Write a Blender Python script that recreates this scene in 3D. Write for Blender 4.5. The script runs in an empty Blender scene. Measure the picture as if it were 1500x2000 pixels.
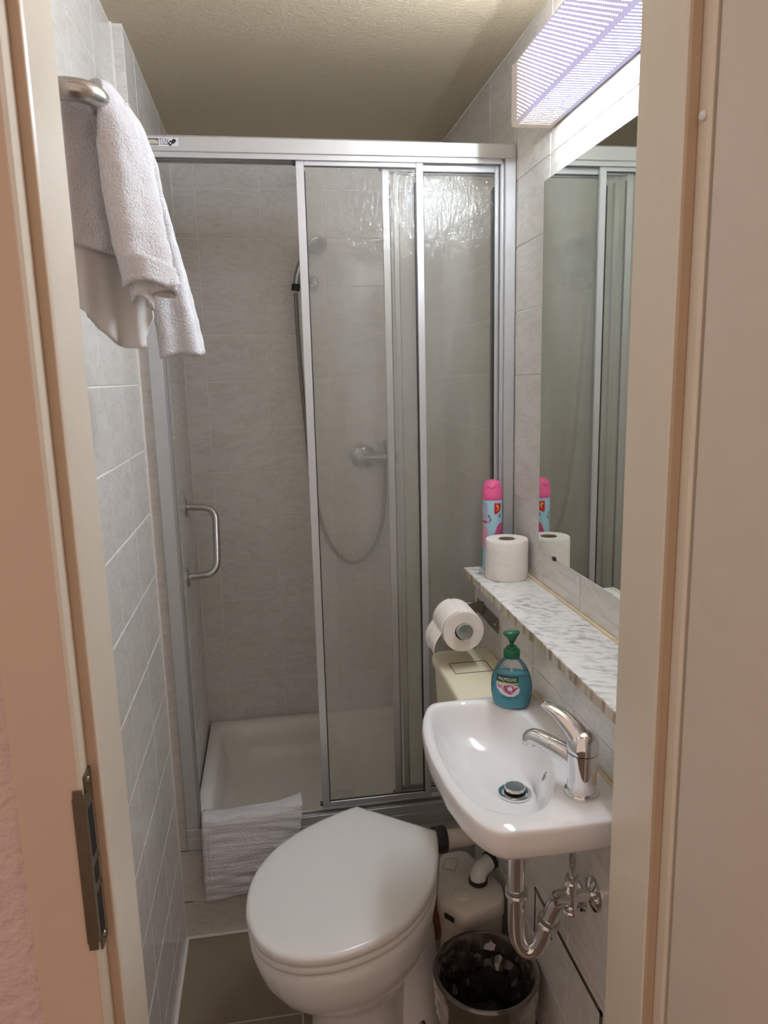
import bpy, bmesh, math, random
from mathutils import Vector, Matrix, noise
random.seed(7)
S = bpy.context.scene
C = S.collection
PI = math.pi

# ------------------------------------------------------------------ camera
cam_d = bpy.data.cameras.new('camera')
cam = bpy.data.objects.new('camera', cam_d)
C.objects.link(cam)
_r = Vector((0.98732, -0.156934, -0.023901))
_u = Vector((0.051993, 0.177431, 0.982759))
_f = Vector((0.149987, 0.97154, -0.18334))
cam.matrix_world = Matrix(((_r.x, _u.x, -_f.x, 0), (_r.y, _u.y, -_f.y, 0), (_r.z, _u.z, -_f.z, 1.4621), (0, 0, 0, 1)))
cam_d.sensor_fit = 'VERTICAL'
cam_d.sensor_height = 36
cam_d.lens = 1425.95 / 2000 * 36
cam_d.clip_start = 0.01
cam_d.dof.use_dof = True
cam_d.dof.focus_distance = 1.6
cam_d.dof.aperture_fstop = 13
S.camera = cam

# ------------------------------------------------------------------ world and exposure
w = bpy.data.worlds.new('world')
S.world = w
w.use_nodes = True
w.node_tree.nodes['Background'].inputs[0].default_value = (1.0, 0.75, 0.62, 1)
w.node_tree.nodes['Background'].inputs[1].default_value = 0.31
LAMP_GAIN = 1.9
S.view_settings.view_transform = 'Standard'
S.view_settings.look = 'None'
S.view_settings.gamma = 1
S.view_settings.use_curve_mapping = False
S.view_settings.exposure = 1.1
try:
    S.cycles.transparent_max_bounces = 32
except Exception:
    pass

# ------------------------------------------------------------------ materials
def srgb(r, g, b):
    f = lambda c: (c / 255 / 12.92) if c / 255 <= 0.04045 else ((c / 255 + 0.055) / 1.055) ** 2.4
    return (f(r), f(g), f(b), 1)

class N:
    def __init__(s, name):
        s.m = bpy.data.materials.new(name)
        s.m.use_nodes = True
        s.t = s.m.node_tree
        s.p = s.t.nodes['Principled BSDF']
        s.out = s.t.nodes['Material Output']
    def n(s, typ, **kw):
        x = s.t.nodes.new(typ)
        for k, v in kw.items():
            if k.startswith('i_'):
                x.inputs[k[2:].replace('_', ' ')].default_value = v
            else:
                setattr(x, k, v)
        return x
    def l(s, a, b):
        s.t.links.new(a, b)
    def math(s, op, a, b=None, clamp=False):
        x = s.t.nodes.new('ShaderNodeMath')
        x.operation = op
        x.use_clamp = clamp
        for i, v in enumerate((a, b)):
            if v is None:
                continue
            if isinstance(v, (int, float)):
                x.inputs[i].default_value = v
            else:
                s.l(v, x.inputs[i])
        return x.outputs[0]
    def mix(s, fac, a, b):
        x = s.t.nodes.new('ShaderNodeMix')
        x.data_type = 'RGBA'
        for sock, v in ((x.inputs['Factor'], fac), (x.inputs[6], a), (x.inputs[7], b)):
            if isinstance(v, (int, float, tuple)):
                sock.default_value = v
            else:
                s.l(v, sock)
        return x.outputs[2]
    def ramp(s, fac, pts):
        x = s.t.nodes.new('ShaderNodeValToRGB')
        e = x.color_ramp.elements
        while len(e) < len(pts):
            e.new(0.5)
        for el, (p, c) in zip(e, pts):
            el.position = p
            el.color = c if isinstance(c, tuple) else (c, c, c, 1)
        s.l(fac, x.inputs[0])
        return x.outputs[0]
    def obj(s, scale=None, rot=None):
        tc = s.n('ShaderNodeTexCoord')
        o = tc.outputs['Object']
        if scale or rot:
            mp = s.n('ShaderNodeMapping')
            if scale: mp.inputs['Scale'].default_value = scale
            if rot: mp.inputs['Rotation'].default_value = rot
            s.l(o, mp.inputs[0])
            o = mp.outputs[0]
        return o
    def bump(s, h, strength=0.2, dist=0.002):
        b = s.n('ShaderNodeBump')
        b.inputs['Strength'].default_value = strength
        b.inputs['Distance'].default_value = dist
        s.l(h, b.inputs['Height'])
        s.l(b.outputs[0], s.p.inputs['Normal'])
        return b

def plain(name, col, rough=0.5, metal=0.0, var=0.04, scale=30, bump=0, bscale=80, bdist=0.001, spec=0.5, coat=0):
    k = N(name)
    nz = k.n('ShaderNodeTexNoise')
    nz.inputs['Scale'].default_value = scale
    k.l(k.obj(), nz.inputs['Vector'])
    d = tuple(c * (1 - var * 2) for c in col[:3]) + (1,)
    e = tuple(min(1, c * (1 + var)) for c in col[:3]) + (1,)
    k.l(k.mix(nz.outputs[0], d, e), k.p.inputs['Base Color'])
    k.p.inputs['Roughness'].default_value = rough
    k.p.inputs['Metallic'].default_value = metal
    k.p.inputs['Specular IOR Level'].default_value = spec
    k.p.inputs['Coat Weight'].default_value = coat
    if bump:
        n2 = k.n('ShaderNodeTexNoise')
        n2.inputs['Scale'].default_value = bscale
        n2.inputs['Detail'].default_value = 4
        k.l(k.obj(), n2.inputs['Vector'])
        k.bump(n2.outputs[0], bump, bdist)
    return k.m

def tile_mat(name, base, warm, grey, rough=0.16):
    k = N(name)
    oi = k.n('ShaderNodeObjectInfo')
    tc = k.n('ShaderNodeTexCoord')
    sc = k.n('ShaderNodeVectorMath', operation='SCALE')
    k.l(oi.outputs['Random'], sc.inputs['Scale'])
    sc.inputs[0].default_value = (37, 53, 71)
    ad = k.n('ShaderNodeVectorMath', operation='ADD')
    k.l(tc.outputs['Object'], ad.inputs[0])
    k.l(sc.outputs[0], ad.inputs[1])
    mp = k.n('ShaderNodeMapping')
    mp.inputs['Rotation'].default_value = (0, 0, 0.6)
    mp.inputs['Scale'].default_value = (9, 26, 9)
    k.l(ad.outputs[0], mp.inputs[0])
    a = k.n('ShaderNodeTexNoise')
    a.inputs['Scale'].default_value = 1.0
    a.inputs['Detail'].default_value = 5
    a.inputs['Distortion'].default_value = 0.9
    k.l(mp.outputs[0], a.inputs['Vector'])
    b = k.n('ShaderNodeTexNoise')
    b.inputs['Scale'].default_value = 0.7
    b.inputs['Detail'].default_value = 8
    b.inputs['Roughness'].default_value = 0.65
    b.inputs['Distortion'].default_value = 1.6
    k.l(mp.outputs[0], b.inputs['Vector'])
    c1 = k.mix(k.math('MULTIPLY', k.ramp(a.outputs[0], [(0.5, 0.0), (0.72, 1.0)]), 0.8), base, warm)
    vein = k.ramp(b.outputs[0], [(0.46, 0.0), (0.5, 1.0), (0.54, 0.0)])
    c2 = k.mix(k.math('MULTIPLY', vein, 0.5), c1, grey)
    k.l(c2, k.p.inputs['Base Color'])
    k.p.inputs['Roughness'].default_value = rough
    k.p.inputs['Specular IOR Level'].default_value = 0.45
    return k.m

M = {}
M['tile'] = tile_mat('glazed_tile', (0.74, 0.722, 0.685, 1), (0.69, 0.635, 0.575, 1), (0.55, 0.535, 0.51, 1), 0.17)
M['grout'] = plain('grout', (0.86, 0.84, 0.78, 1), 0.8, bump=0.2)
M['floor_tile'] = plain('floor_tile', (0.27, 0.21, 0.145, 1), 0.35, var=0.12, scale=9, bump=0.08, bscale=120)
M['hall_floor'] = plain('hall_carpet', (0.16, 0.11, 0.08, 1), 0.9, var=0.1, scale=60)
M['floor_grout'] = plain('floor_grout', (0.62, 0.56, 0.47, 1), 0.8)
k = N('textured_ceiling_paint')
v = k.n('ShaderNodeTexNoise'); v.inputs['Scale'].default_value = 130; v.inputs['Detail'].default_value = 3
k.l(k.obj(), v.inputs['Vector'])
k.p.inputs['Base Color'].default_value = (0.55, 0.46, 0.325, 1)
k.p.inputs['Roughness'].default_value = 0.75
k.bump(v.outputs[0], 0.55, 0.004)
M['ceiling'] = k.m
M['pink'] = plain('pink_textured_plaster', (0.70, 0.52, 0.47, 1), 0.8, bump=0.8, bscale=90, bdist=0.006)
M['frame'] = plain('cream_lacquer', (0.74, 0.67, 0.55, 1), 0.32, var=0.02)
M['casing'] = plain('hall_lit_lacquer', (0.66, 0.50, 0.39, 1), 0.35, var=0.02)  # frame lacquer with the warm dim hallway light put into its colour
M['door'] = plain('door_lacquer', (0.66, 0.58, 0.50, 1), 0.4, var=0.02)
M['seal'] = plain('brown_rubber_seal', (0.55, 0.40, 0.28, 1), 0.6)
M['bronze'] = plain('worn_bronze', (0.20, 0.16, 0.11, 1), 0.45, 0.7, var=0.15, scale=60)
M['dark'] = plain('shade_and_dark_plastic', (0.012, 0.011, 0.010, 1), 0.7)  # near black: shade put into slots and drain, also dark plastic
M['black'] = plain('black_rubber', (0.02, 0.02, 0.02, 1), 0.5)
M['alu'] = plain('satin_aluminium', (0.56, 0.57, 0.57, 1), 0.38, 0.5, var=0.03, scale=8)
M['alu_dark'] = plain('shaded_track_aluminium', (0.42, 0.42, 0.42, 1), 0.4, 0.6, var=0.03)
M['chrome'] = plain('chrome', (0.80, 0.80, 0.81, 1), 0.06, 1.0, var=0.01)
M['chrome_dull'] = plain('darkened_chrome', (0.46, 0.46, 0.45, 1), 0.14, 1.0, var=0.08, scale=120)  # chrome darkened in colour to stand for dark reflections
M['steel'] = plain('brushed_steel', (0.62, 0.61, 0.59, 1), 0.24, 1.0, var=0.03)
M['steel_dark'] = plain('dark_steel', (0.30, 0.28, 0.25, 1), 0.35, 1.0, var=0.05)
M['ceramic'] = plain('white_ceramic', (0.83, 0.825, 0.82, 1), 0.07, var=0.01, spec=0.55)
M['tray'] = plain('white_enamel', (0.86, 0.83, 0.78, 1), 0.12, var=0.02)
M['lid'] = plain('white_seat_plastic', (0.80, 0.79, 0.765, 1), 0.22, var=0.01)
M['cistern'] = plain('yellowed_plastic', (0.82, 0.76, 0.56, 1), 0.35, var=0.02)
M['mac'] = plain('off_white_plastic', (0.82, 0.76, 0.67, 1), 0.35, var=0.03)
M['pipe'] = plain('grey_white_plastic', (0.66, 0.60, 0.52, 1), 0.35, var=0.03)
M['caulk'] = plain('yellowed_caulk', (0.72, 0.58, 0.38, 1), 0.5, var=0.05)
M['white_caulk'] = plain('white_caulk', (0.78, 0.74, 0.68, 1), 0.5, var=0.05)
M['amber'] = plain('amber_rubber_sleeve', (0.22, 0.09, 0.03, 1), 0.4)
M['paper'] = plain('toilet_paper', (0.86, 0.81, 0.75, 1), 0.9, var=0.03, scale=60, bump=0.5, bscale=70, bdist=0.004)
M['card'] = plain('brown_card', (0.30, 0.24, 0.17, 1), 0.8)
M['green'] = plain('green_pump_plastic', (0.010, 0.13, 0.06, 1), 0.25, var=0.05)
M['cap_pink'] = plain('pink_plastic', (0.86, 0.13, 0.33, 1), 0.35, var=0.03)
M['groove'] = plain('deep_pink', (0.45, 0.05, 0.15, 1), 0.5)
M['can_blue'] = plain('pale_blue_print', (0.36, 0.62, 0.72, 1), 0.25, var=0.03)
M['can_pink'] = plain('rose_print', (0.70, 0.32, 0.45, 1), 0.3)
M['can_mag'] = plain('magenta_print', (0.60, 0.10, 0.26, 1), 0.3, var=0.2, scale=200)
M['can_violet'] = plain('violet_print', (0.25, 0.14, 0.28, 1), 0.3)
M['can_red'] = plain('red_print', (0.60, 0.01, 0.015, 1), 0.3)
M['can_yellow'] = plain('yellow_print', (0.85, 0.50, 0.10, 1), 0.3)
M['lab_green'] = plain('dark_green_print', (0.006, 0.06, 0.035, 1), 0.3)
M['lab_white'] = plain('white_print', (0.85, 0.85, 0.83, 1), 0.3)
M['lab_lime'] = plain('lime_print', (0.50, 0.55, 0.10, 1), 0.3)
M['lab_pale'] = plain('pale_print', (0.74, 0.74, 0.76, 1), 0.3)
M['lab_pink'] = plain('orchid_print', (0.62, 0.22, 0.40, 1), 0.3, var=0.3, scale=300)
M['lab_wine'] = plain('wine_print', (0.35, 0.02, 0.12, 1), 0.3)
M['lab_teal'] = plain('deep_teal_print', (0.01, 0.15, 0.20, 1), 0.3)
M['ink'] = plain('blue_ink', (0.03, 0.03, 0.12, 1), 0.4)
M['silver_print'] = plain('silver_print', (0.55, 0.54, 0.46, 1), 0.4)
M['umber'] = plain('umber_print', (0.12, 0.09, 0.09, 1), 0.4)
M['lamp_body'] = plain('white_enamelled_steel', (0.8, 0.78, 0.74, 1), 0.4)

# marble
k = N('white_marble')
mp = k.obj(rot=(0, 0, 0.5))
a = k.n('ShaderNodeTexNoise'); a.inputs['Scale'].default_value = 55; a.inputs['Detail'].default_value = 6; a.inputs['Distortion'].default_value = 0.15
sm = k.n('ShaderNodeMapping'); sm.inputs['Scale'].default_value = (0.85, 1.5, 1); k.l(mp, sm.inputs[0]); k.l(sm.outputs[0], a.inputs['Vector'])
b = k.n('ShaderNodeTexNoise'); b.inputs['Scale'].default_value = 9; b.inputs['Detail'].default_value = 3; k.l(mp, b.inputs['Vector'])
f1 = k.ramp(a.outputs[0], [(0.36, 1.0), (0.52, 0.0)])
f2 = k.math('MULTIPLY', f1, k.ramp(b.outputs[0], [(0.35, 0.25), (0.65, 0.95)]))
k.l(k.mix(f2, (0.78, 0.77, 0.74, 1), (0.36, 0.38, 0.39, 1)), k.p.inputs['Base Color'])
k.p.inputs['Roughness'].default_value = 0.2
M['marble'] = k.m
k = N('marble_edge')
a = k.n('ShaderNodeTexNoise'); a.inputs['Scale'].default_value = 45; a.inputs['Detail'].default_value = 5
k.l(k.obj(scale=(1, 1, 0.25)), a.inputs['Vector'])
k.l(k.ramp(a.outputs[0], [(0.38, (0.26, 0.20, 0.13, 1)), (0.52, (0.50, 0.44, 0.34, 1)), (0.66, (0.66, 0.63, 0.56, 1))]), k.p.inputs['Base Color'])
k.p.inputs['Roughness'].default_value = 0.4
M['marble_edge'] = k.m

# terry cloth
def terry(name, col, bs=420, st=0.9):
    k = N(name)
    a = k.n('ShaderNodeTexNoise'); a.inputs['Scale'].default_value = bs; a.inputs['Detail'].default_value = 3
    k.l(k.obj(), a.inputs['Vector'])
    k.l(k.ramp(a.outputs[0], [(0.3, tuple(c * 0.86 for c in col[:3]) + (1,)), (0.65, col)]), k.p.inputs['Base Color'])
    k.p.inputs['Roughness'].default_value = 0.95
    k.p.inputs['Sheen Weight'].default_value = 0.3
    k.p.inputs['Specular IOR Level'].default_value = 0.1
    k.bump(a.outputs[0], st, 0.004)
    return k.m
M['terry'] = terry('white_terry_cloth', (0.86, 0.86, 0.87, 1))
M['hem'] = plain('smooth_woven_hem', (0.70, 0.69, 0.66, 1), 0.85, bump=0.2, bscale=300)
k = N('bath_mat_cloth')
a = k.n('ShaderNodeTexNoise'); a.inputs['Scale'].default_value = 300; a.inputs['Detail'].default_value = 3
k.l(k.obj(), a.inputs['Vector'])
b = k.n('ShaderNodeTexNoise'); b.inputs['Scale'].default_value = 22; b.inputs['Detail'].default_value = 3
k.l(k.obj(scale=(0.25, 1, 3.5)), b.inputs['Vector'])
h = k.math('ADD', a.outputs[0], k.math('MULTIPLY', b.outputs[0], 1.6))
k.l(k.ramp(b.outputs[0], [(0.3, (0.62, 0.60, 0.60, 1)), (0.6, (0.78, 0.76, 0.76, 1))]), k.p.inputs['Base Color'])
k.p.inputs['Roughness'].default_value = 0.95
k.bump(h, 0.8, 0.004)
M['mat_cloth'] = k.m

# wet, slightly hazy shower glass
def glass_mat(name, haze, tint, droplets):
    k = N(name)
    k.t.nodes.remove(k.p)
    co = k.obj()
    d = k.n('ShaderNodeTexNoise'); d.inputs['Scale'].default_value = 110; d.inputs['Detail'].default_value = 2
    k.l(k.obj(scale=(1, 1, 0.5)), d.inputs['Vector'])
    big = k.n('ShaderNodeTexNoise'); big.inputs['Scale'].default_value = 5; big.inputs['Detail'].default_value = 4
    k.l(k.obj(scale=(1.6, 1, 0.35)), big.inputs['Vector'])
    bmp = k.n('ShaderNodeBump'); bmp.inputs['Strength'].default_value = droplets; bmp.inputs['Distance'].default_value = 0.0025
    k.l(d.outputs[0], bmp.inputs['Height'])
    tr = k.n('ShaderNodeBsdfTransparent'); tr.inputs[0].default_value = tint
    rf = k.n('ShaderNodeBsdfRefraction'); rf.inputs['IOR'].default_value = 1.12; rf.inputs['Roughness'].default_value = 0.03; rf.inputs[0].default_value = tint
    k.l(bmp.outputs[0], rf.inputs['Normal'])
    m1 = k.n('ShaderNodeMixShader'); m1.inputs[0].default_value = 0.22
    k.l(tr.outputs[0], m1.inputs[1]); k.l(rf.outputs[0], m1.inputs[2])
    df = k.n('ShaderNodeBsdfDiffuse'); df.inputs[0].default_value = (0.86, 0.86, 0.83, 1)
    tl = k.n('ShaderNodeBsdfTranslucent'); tl.inputs[0].default_value = (0.86, 0.86, 0.83, 1)
    m0 = k.n('ShaderNodeMixShader'); m0.inputs[0].default_value = 0.5
    k.l(df.outputs[0], m0.inputs[1]); k.l(tl.outputs[0], m0.inputs[2])
    hz = k.ramp(big.outputs[0], [(0.35, haze * 0.55), (0.65, haze * 1.3)])
    m2 = k.n('ShaderNodeMixShader')
    k.l(hz, m2.inputs[0]); k.l(m1.outputs[0], m2.inputs[1]); k.l(m0.outputs[0], m2.inputs[2])
    gl = k.n('ShaderNodeBsdfGlossy'); gl.inputs['Roughness'].default_value = 0.08; gl.inputs[0].default_value = (1, 1, 1, 1)
    k.l(bmp.outputs[0], gl.inputs['Normal'])
    fr = k.n('ShaderNodeFresnel'); fr.inputs['IOR'].default_value = 1.45
    m3 = k.n('ShaderNodeMixShader')
    k.l(k.math('MULTIPLY', fr.outputs[0], 0.48), m3.inputs[0]); k.l(m2.outputs[0], m3.inputs[1]); k.l(gl.outputs[0], m3.inputs[2])
    k.l(m3.outputs[0], k.out.inputs[0])
    return k.m
M['glass'] = glass_mat('wet_shower_glass', 0.15, (0.965, 0.965, 0.945, 1), 0.9)

k = N('mirror_silver')
k.p.inputs['Base Color'].default_value = (0.70, 0.74, 0.69, 1)
k.p.inputs['Metallic'].default_value = 1
k.p.inputs['Roughness'].default_value = 0.012
M['mirror'] = k.m
M['mirror_edge'] = plain('mirror_edge', (0.06, 0.08, 0.07, 1), 0.3)

# clear bottle plastic: see-through shell with a sheen
def shell_mat(name, col, gloss, film=0.0, fcol=(0.8, 0.8, 0.8, 1), rough=0.08, bst=0.1):
    k = N(name)
    k.t.nodes.remove(k.p)
    nz = k.n('ShaderNodeTexNoise'); nz.inputs['Scale'].default_value = 40
    k.l(k.obj(), nz.inputs['Vector'])
    tr = k.n('ShaderNodeBsdfTransparent'); tr.inputs[0].default_value = col
    df = k.n('ShaderNodeBsdfDiffuse'); df.inputs[0].default_value = fcol
    m = k.n('ShaderNodeMixShader')
    k.l(k.math('MULTIPLY', k.math('ADD', nz.outputs[0], 0.5), film), m.inputs[0])
    k.l(tr.outputs[0], m.inputs[1]); k.l(df.outputs[0], m.inputs[2])
    gl = k.n('ShaderNodeBsdfGlossy'); gl.inputs['Roughness'].default_value = rough
    fr = k.n('ShaderNodeFresnel'); fr.inputs['IOR'].default_value = 1.45
    bmp = k.n('ShaderNodeBump'); bmp.inputs['Strength'].default_value = bst
    k.l(nz.outputs[0], bmp.inputs['Height'])
    k.l(bmp.outputs[0], gl.inputs['Normal'])
    m3 = k.n('ShaderNodeMixShader')
    k.l(k.math('MULTIPLY', fr.outputs[0], gloss), m3.inputs[0]); k.l(m.outputs[0], m3.inputs[1]); k.l(gl.outputs[0], m3.inputs[2])
    k.l(m3.outputs[0], k.out.inputs[0])
    return k.m
M['clear'] = shell_mat('clear_plastic', (0.95, 0.97, 0.98, 1), 1.0, 0.10, (0.62, 0.66, 0.70, 1))
M['bag'] = shell_mat('smoky_bin_liner', (0.45, 0.42, 0.40, 1), 4.5, 0.16, (0.06, 0.055, 0.05, 1), 0.14, 0.6)
M['bin'] = plain('frosted_bin_plastic', (0.60, 0.54, 0.46, 1), 0.35, var=0.05)
k = N('blue_soap')
k.p.inputs['Base Color'].default_value = (0.03, 0.52, 0.66, 1)
k.p.inputs['Roughness'].default_value = 0.2
k.p.inputs['IOR'].default_value = 1.2
M['soap'] = k.m

# lamp: prismatic acrylic lit by the tube inside; a lavender body with rows of small prisms that throw the light
def lamp_mat(name, strength, base, end, lo):
    k = N(name)
    k.t.nodes.remove(k.p)
    sp = k.n('ShaderNodeSeparateXYZ')
    k.l(k.obj(), sp.inputs[0])
    e = k.ramp(k.math('DIVIDE', sp.outputs['Y'], 0.62), [(0.0, 0.5), (0.12, 1.0), (0.80, 1.0), (0.95, lo), (1.0, lo * 0.5)])
    em = k.n('ShaderNodeEmission')
    k.l(k.mix(e, end, base), em.inputs[0])
    k.l(k.math('MULTIPLY', k.math('ADD', k.math('MULTIPLY', e, 0.5), 0.5) if lo > 0.3 else e, strength), em.inputs[1])
    k.l(em.outputs[0], k.out.inputs[0])
    return k.m
M['lamp_front'] = lamp_mat('prismatic_diffuser_lit', 0.34, (0.80, 0.72, 1.0, 1), (1.0, 0.80, 0.50, 1), 0.4)
M['lamp_under'] = lamp_mat('ribbed_diffuser_lit', 0.36, (0.76, 0.70, 1.0, 1), (1.0, 0.80, 0.50, 1), 0.4)
M['prism'] = lamp_mat('lit_prism_facets', 205 * LAMP_GAIN, (0.88, 0.98, 1.12, 1), (1.0, 0.85, 0.60, 1), 0.02)
M['rib'] = lamp_mat('lit_ribs', 105 * LAMP_GAIN, (0.88, 0.98, 1.12, 1), (1.0, 0.85, 0.60, 1), 0.02)

# ------------------------------------------------------------------ geometry helpers
def finish(name, bm, mat, parent=None, smooth=False, loc=None, sharp=0.6):
    bmesh.ops.remove_doubles(bm, verts=bm.verts, dist=1e-6)
    bmesh.ops.recalc_face_normals(bm, faces=bm.faces)
    me = bpy.data.meshes.new(name)
    if smooth:
        for f in bm.faces:
            f.smooth = True
        for e in bm.edges:
            if len(e.link_faces) == 2 and e.calc_face_angle(0) > sharp:
                e.smooth = False
    bm.to_mesh(me); bm.free()
    o = bpy.data.objects.new(name, me)
    C.objects.link(o)
    for m in (mat if isinstance(mat, (list, tuple)) else [mat]):
        me.materials.append(M[m])
    if parent is not None:
        o.parent = parent
        p = parent; off = Vector()
        while p is not None:
            off += p.location; p = p.parent
        o.location = -off
    if loc is not None:
        o.location = loc
    return o

def thing(name, label, cat, loc, group=None):
    o = bpy.data.objects.new(name, None)
    C.objects.link(o)
    o.empty_display_size = 0.05
    o.location = loc
    o['label'] = label; o['category'] = cat
    if group: o['group'] = group
    return o

def struct(o, label, cat):
    o['kind'] = 'structure'; o['label'] = label; o['category'] = cat
    return o

def box(bm, lo, hi, bev=0.0, seg=1):
    r = bmesh.ops.create_cube(bm, size=1)
    vs = r['verts']
    for v in vs:
        v.co = Vector([lo[i] + (hi[i] - lo[i]) * (v.co[i] + 0.5) for i in range(3)])
    if bev:
        es = list({e for v in vs for e in v.link_edges})
        bmesh.ops.bevel(bm, geom=es, offset=bev, segments=seg, affect='EDGES', profile=0.5)
    return bm

def B(*boxes, bev=0.0, seg=1):
    bm = bmesh.new()
    for lo, hi in boxes:
        box(bm, lo, hi, bev, seg)
    return bm

def ring(bm, pts):
    return [bm.verts.new(p) for p in pts]

def bridge(bm, a, b, closed=True):
    n = len(a)
    for i in range(n if closed else n - 1):
        j = (i + 1) % n
        bm.faces.new((a[i], a[j], b[j], b[i]))

def loft(bm, loops, cap0=True, cap1=True, closed=True):
    rs = [ring(bm, l) for l in loops]
    for a, b in zip(rs, rs[1:]):
        bridge(bm, a, b, closed)
    if cap0: bm.faces.new(rs[0][::-1])
    if cap1: bm.faces.new(rs[-1])
    return rs

def frame_of(d):
    d = d.normalized()
    a = Vector((0, 0, 1)) if abs(d.z) < 0.9 else Vector((1, 0, 0))
    x = d.cross(a).normalized()
    return x, d.cross(x).normalized()

def tube(bm, path, rad, seg=16, cap=True):
    path = [Vector(p) for p in path]
    n = len(path)
    rr = rad if isinstance(rad, (list, tuple)) else [rad] * n
    loops = []
    px = None
    for i, p in enumerate(path):
        d = (path[min(i + 1, n - 1)] - path[max(i - 1, 0)]).normalized()
        if px is None:
            x, y = frame_of(d)
        else:
            x = (px - d * px.dot(d)).normalized(); y = d.cross(x)
        px = x
        loops.append([p + x * (rr[i] * math.cos(2 * PI * k / seg)) + y * (rr[i] * math.sin(2 * PI * k / seg)) for k in range(seg)])
    loft(bm, loops, cap, cap)
    return bm

def lathe(bm, prof, org, axis=(0, 0, 1), seg=32, cap0=False, cap1=False):
    a = Vector(axis).normalized(); x, y = frame_of(a); o = Vector(org)
    loops = [[o + a * h + x * (r * math.cos(2 * PI * k / seg)) + y * (r * math.sin(2 * PI * k / seg)) for k in range(seg)] for r, h in prof]
    loft(bm, loops, cap0, cap1)
    return bm

def smooth_path(pts, n=8):
    P = [Vector(p) for p in pts]
    P = [2 * P[0] - P[1]] + P + [2 * P[-1] - P[-2]]
    out = []
    for i in range(1, len(P) - 2):
        for s in range(n):
            t = s / n
            a, b, c, d = P[i - 1], P[i], P[i + 1], P[i + 2]
            out.append(0.5 * ((2 * b) + (c - a) * t + (2 * a - 5 * b + 4 * c - d) * t * t + (3 * b - a - 3 * c + d) * t ** 3))
    out.append(P[-2])
    return out

def fillet(pts, r, n=6):
    P = [Vector(p) for p in pts]
    out = [P[0]]
    for a, b, c in zip(P, P[1:], P[2:]):
        u = (a - b); v = (c - b)
        rr = min(r, u.length * 0.49, v.length * 0.49)
        s = b + u.normalized() * rr; e = b + v.normalized() * rr
        for i in range(n + 1):
            t = i / n
            out.append(s * (1 - t) ** 2 + b * 2 * t * (1 - t) + e * t * t)
    out.append(P[-1])
    return out

def prism(bm, outline, z0, z1, bev=0.0):
    lo = [Vector((x, y, z0)) for x, y in outline]; hi = [Vector((x, y, z1)) for x, y in outline]
    if not bev:
        loft(bm, [lo, hi]); return bm
    c = sum(lo, Vector()) / len(lo)
    def ins(l, z, d):
        out = []
        for p in l:
            q = Vector((p.x - c.x, p.y - c.y, 0))
            L = max(q.length, 1e-6)
            out.append(Vector((c.x + q.x * (1 - d / L), c.y + q.y * (1 - d / L), z)))
        return out
    loft(bm, [ins(lo, z0, bev), ins(lo, z0 + bev, 0), ins(lo, z1 - bev, 0), ins(lo, z1 - bev * 0.3, bev * 0.3), ins(lo, z1, bev)])
    return bm

def chaikin(pts, it=2):
    for _ in range(it):
        o = []
        for a, b in zip(pts, pts[1:] + pts[:1]):
            o.append((a[0] * .75 + b[0] * .25, a[1] * .75 + b[1] * .25)); o.append((a[0] * .25 + b[0] * .75, a[1] * .25 + b[1] * .75))
        pts = o
    return pts

def rrect(x0, y0, x1, y1, r, n=6):
    out = []
    for cx, cy, a0 in ((x1 - r, y1 - r, 0), (x0 + r, y1 - r, 90), (x0 + r, y0 + r, 180), (x1 - r, y0 + r, 270)):
        for i in range(n + 1):
            a = math.radians(a0 + 90 * i / n)
            out.append((cx + r * math.cos(a), cy + r * math.sin(a)))
    return out

def sheet(fn, nu, nv, thick, name, mat, parent, sub=0):
    bm = bmesh.new()
    g = [[bm.verts.new(fn(i / nu, j / nv)) for j in range(nv + 1)] for i in range(nu + 1)]
    for i in range(nu):
        for j in range(nv):
            bm.faces.new((g[i][j], g[i + 1][j], g[i + 1][j + 1], g[i][j + 1]))
    o = finish(name, bm, mat, parent, True, sharp=3)
    md = o.modifiers.new('thickness', 'SOLIDIFY'); md.thickness = thick; md.offset = 0
    if sub:
        s = o.modifiers.new('smooth', 'SUBSURF'); s.levels = sub; s.render_levels = sub
    return o

def lerp(tab, t):
    if t <= tab[0][0]: return Vector(tab[0][1])
    for (a, p), (b, q) in zip(tab, tab[1:]):
        if t <= b:
            s = (t - a) / (b - a)
            return Vector(p) * (1 - s) + Vector(q) * s
    return Vector(tab[-1][1])

# ------------------------------------------------------------------ tiles: every tile is a part of its wall
tile_cache = {}
TT = 0.0018
def tile_mesh(w_, h_, mat, th=0.0018, ch=0.0009):
    key = (round(w_, 4), round(h_, 4), mat)
    if key not in tile_cache:
        bm = bmesh.new()
        z0 = -0.003
        loft(bm, [[Vector((x, y, z)) for x, y in ((-w_ / 2 + d, -h_ / 2 + d), (w_ / 2 - d, -h_ / 2 + d), (w_ / 2 - d, h_ / 2 - d), (-w_ / 2 + d, h_ / 2 - d))]
                  for z, d in ((z0, 0), (th - ch, 0), (th - ch * 0.3, ch * 0.35), (th, ch))])
        bmesh.ops.recalc_face_normals(bm, faces=bm.faces)
        me = bpy.data.meshes.new('tile'); bm.to_mesh(me); bm.free()
        me.materials.append(M[mat])
        tile_cache[key] = me
    return tile_cache[key]

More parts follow.
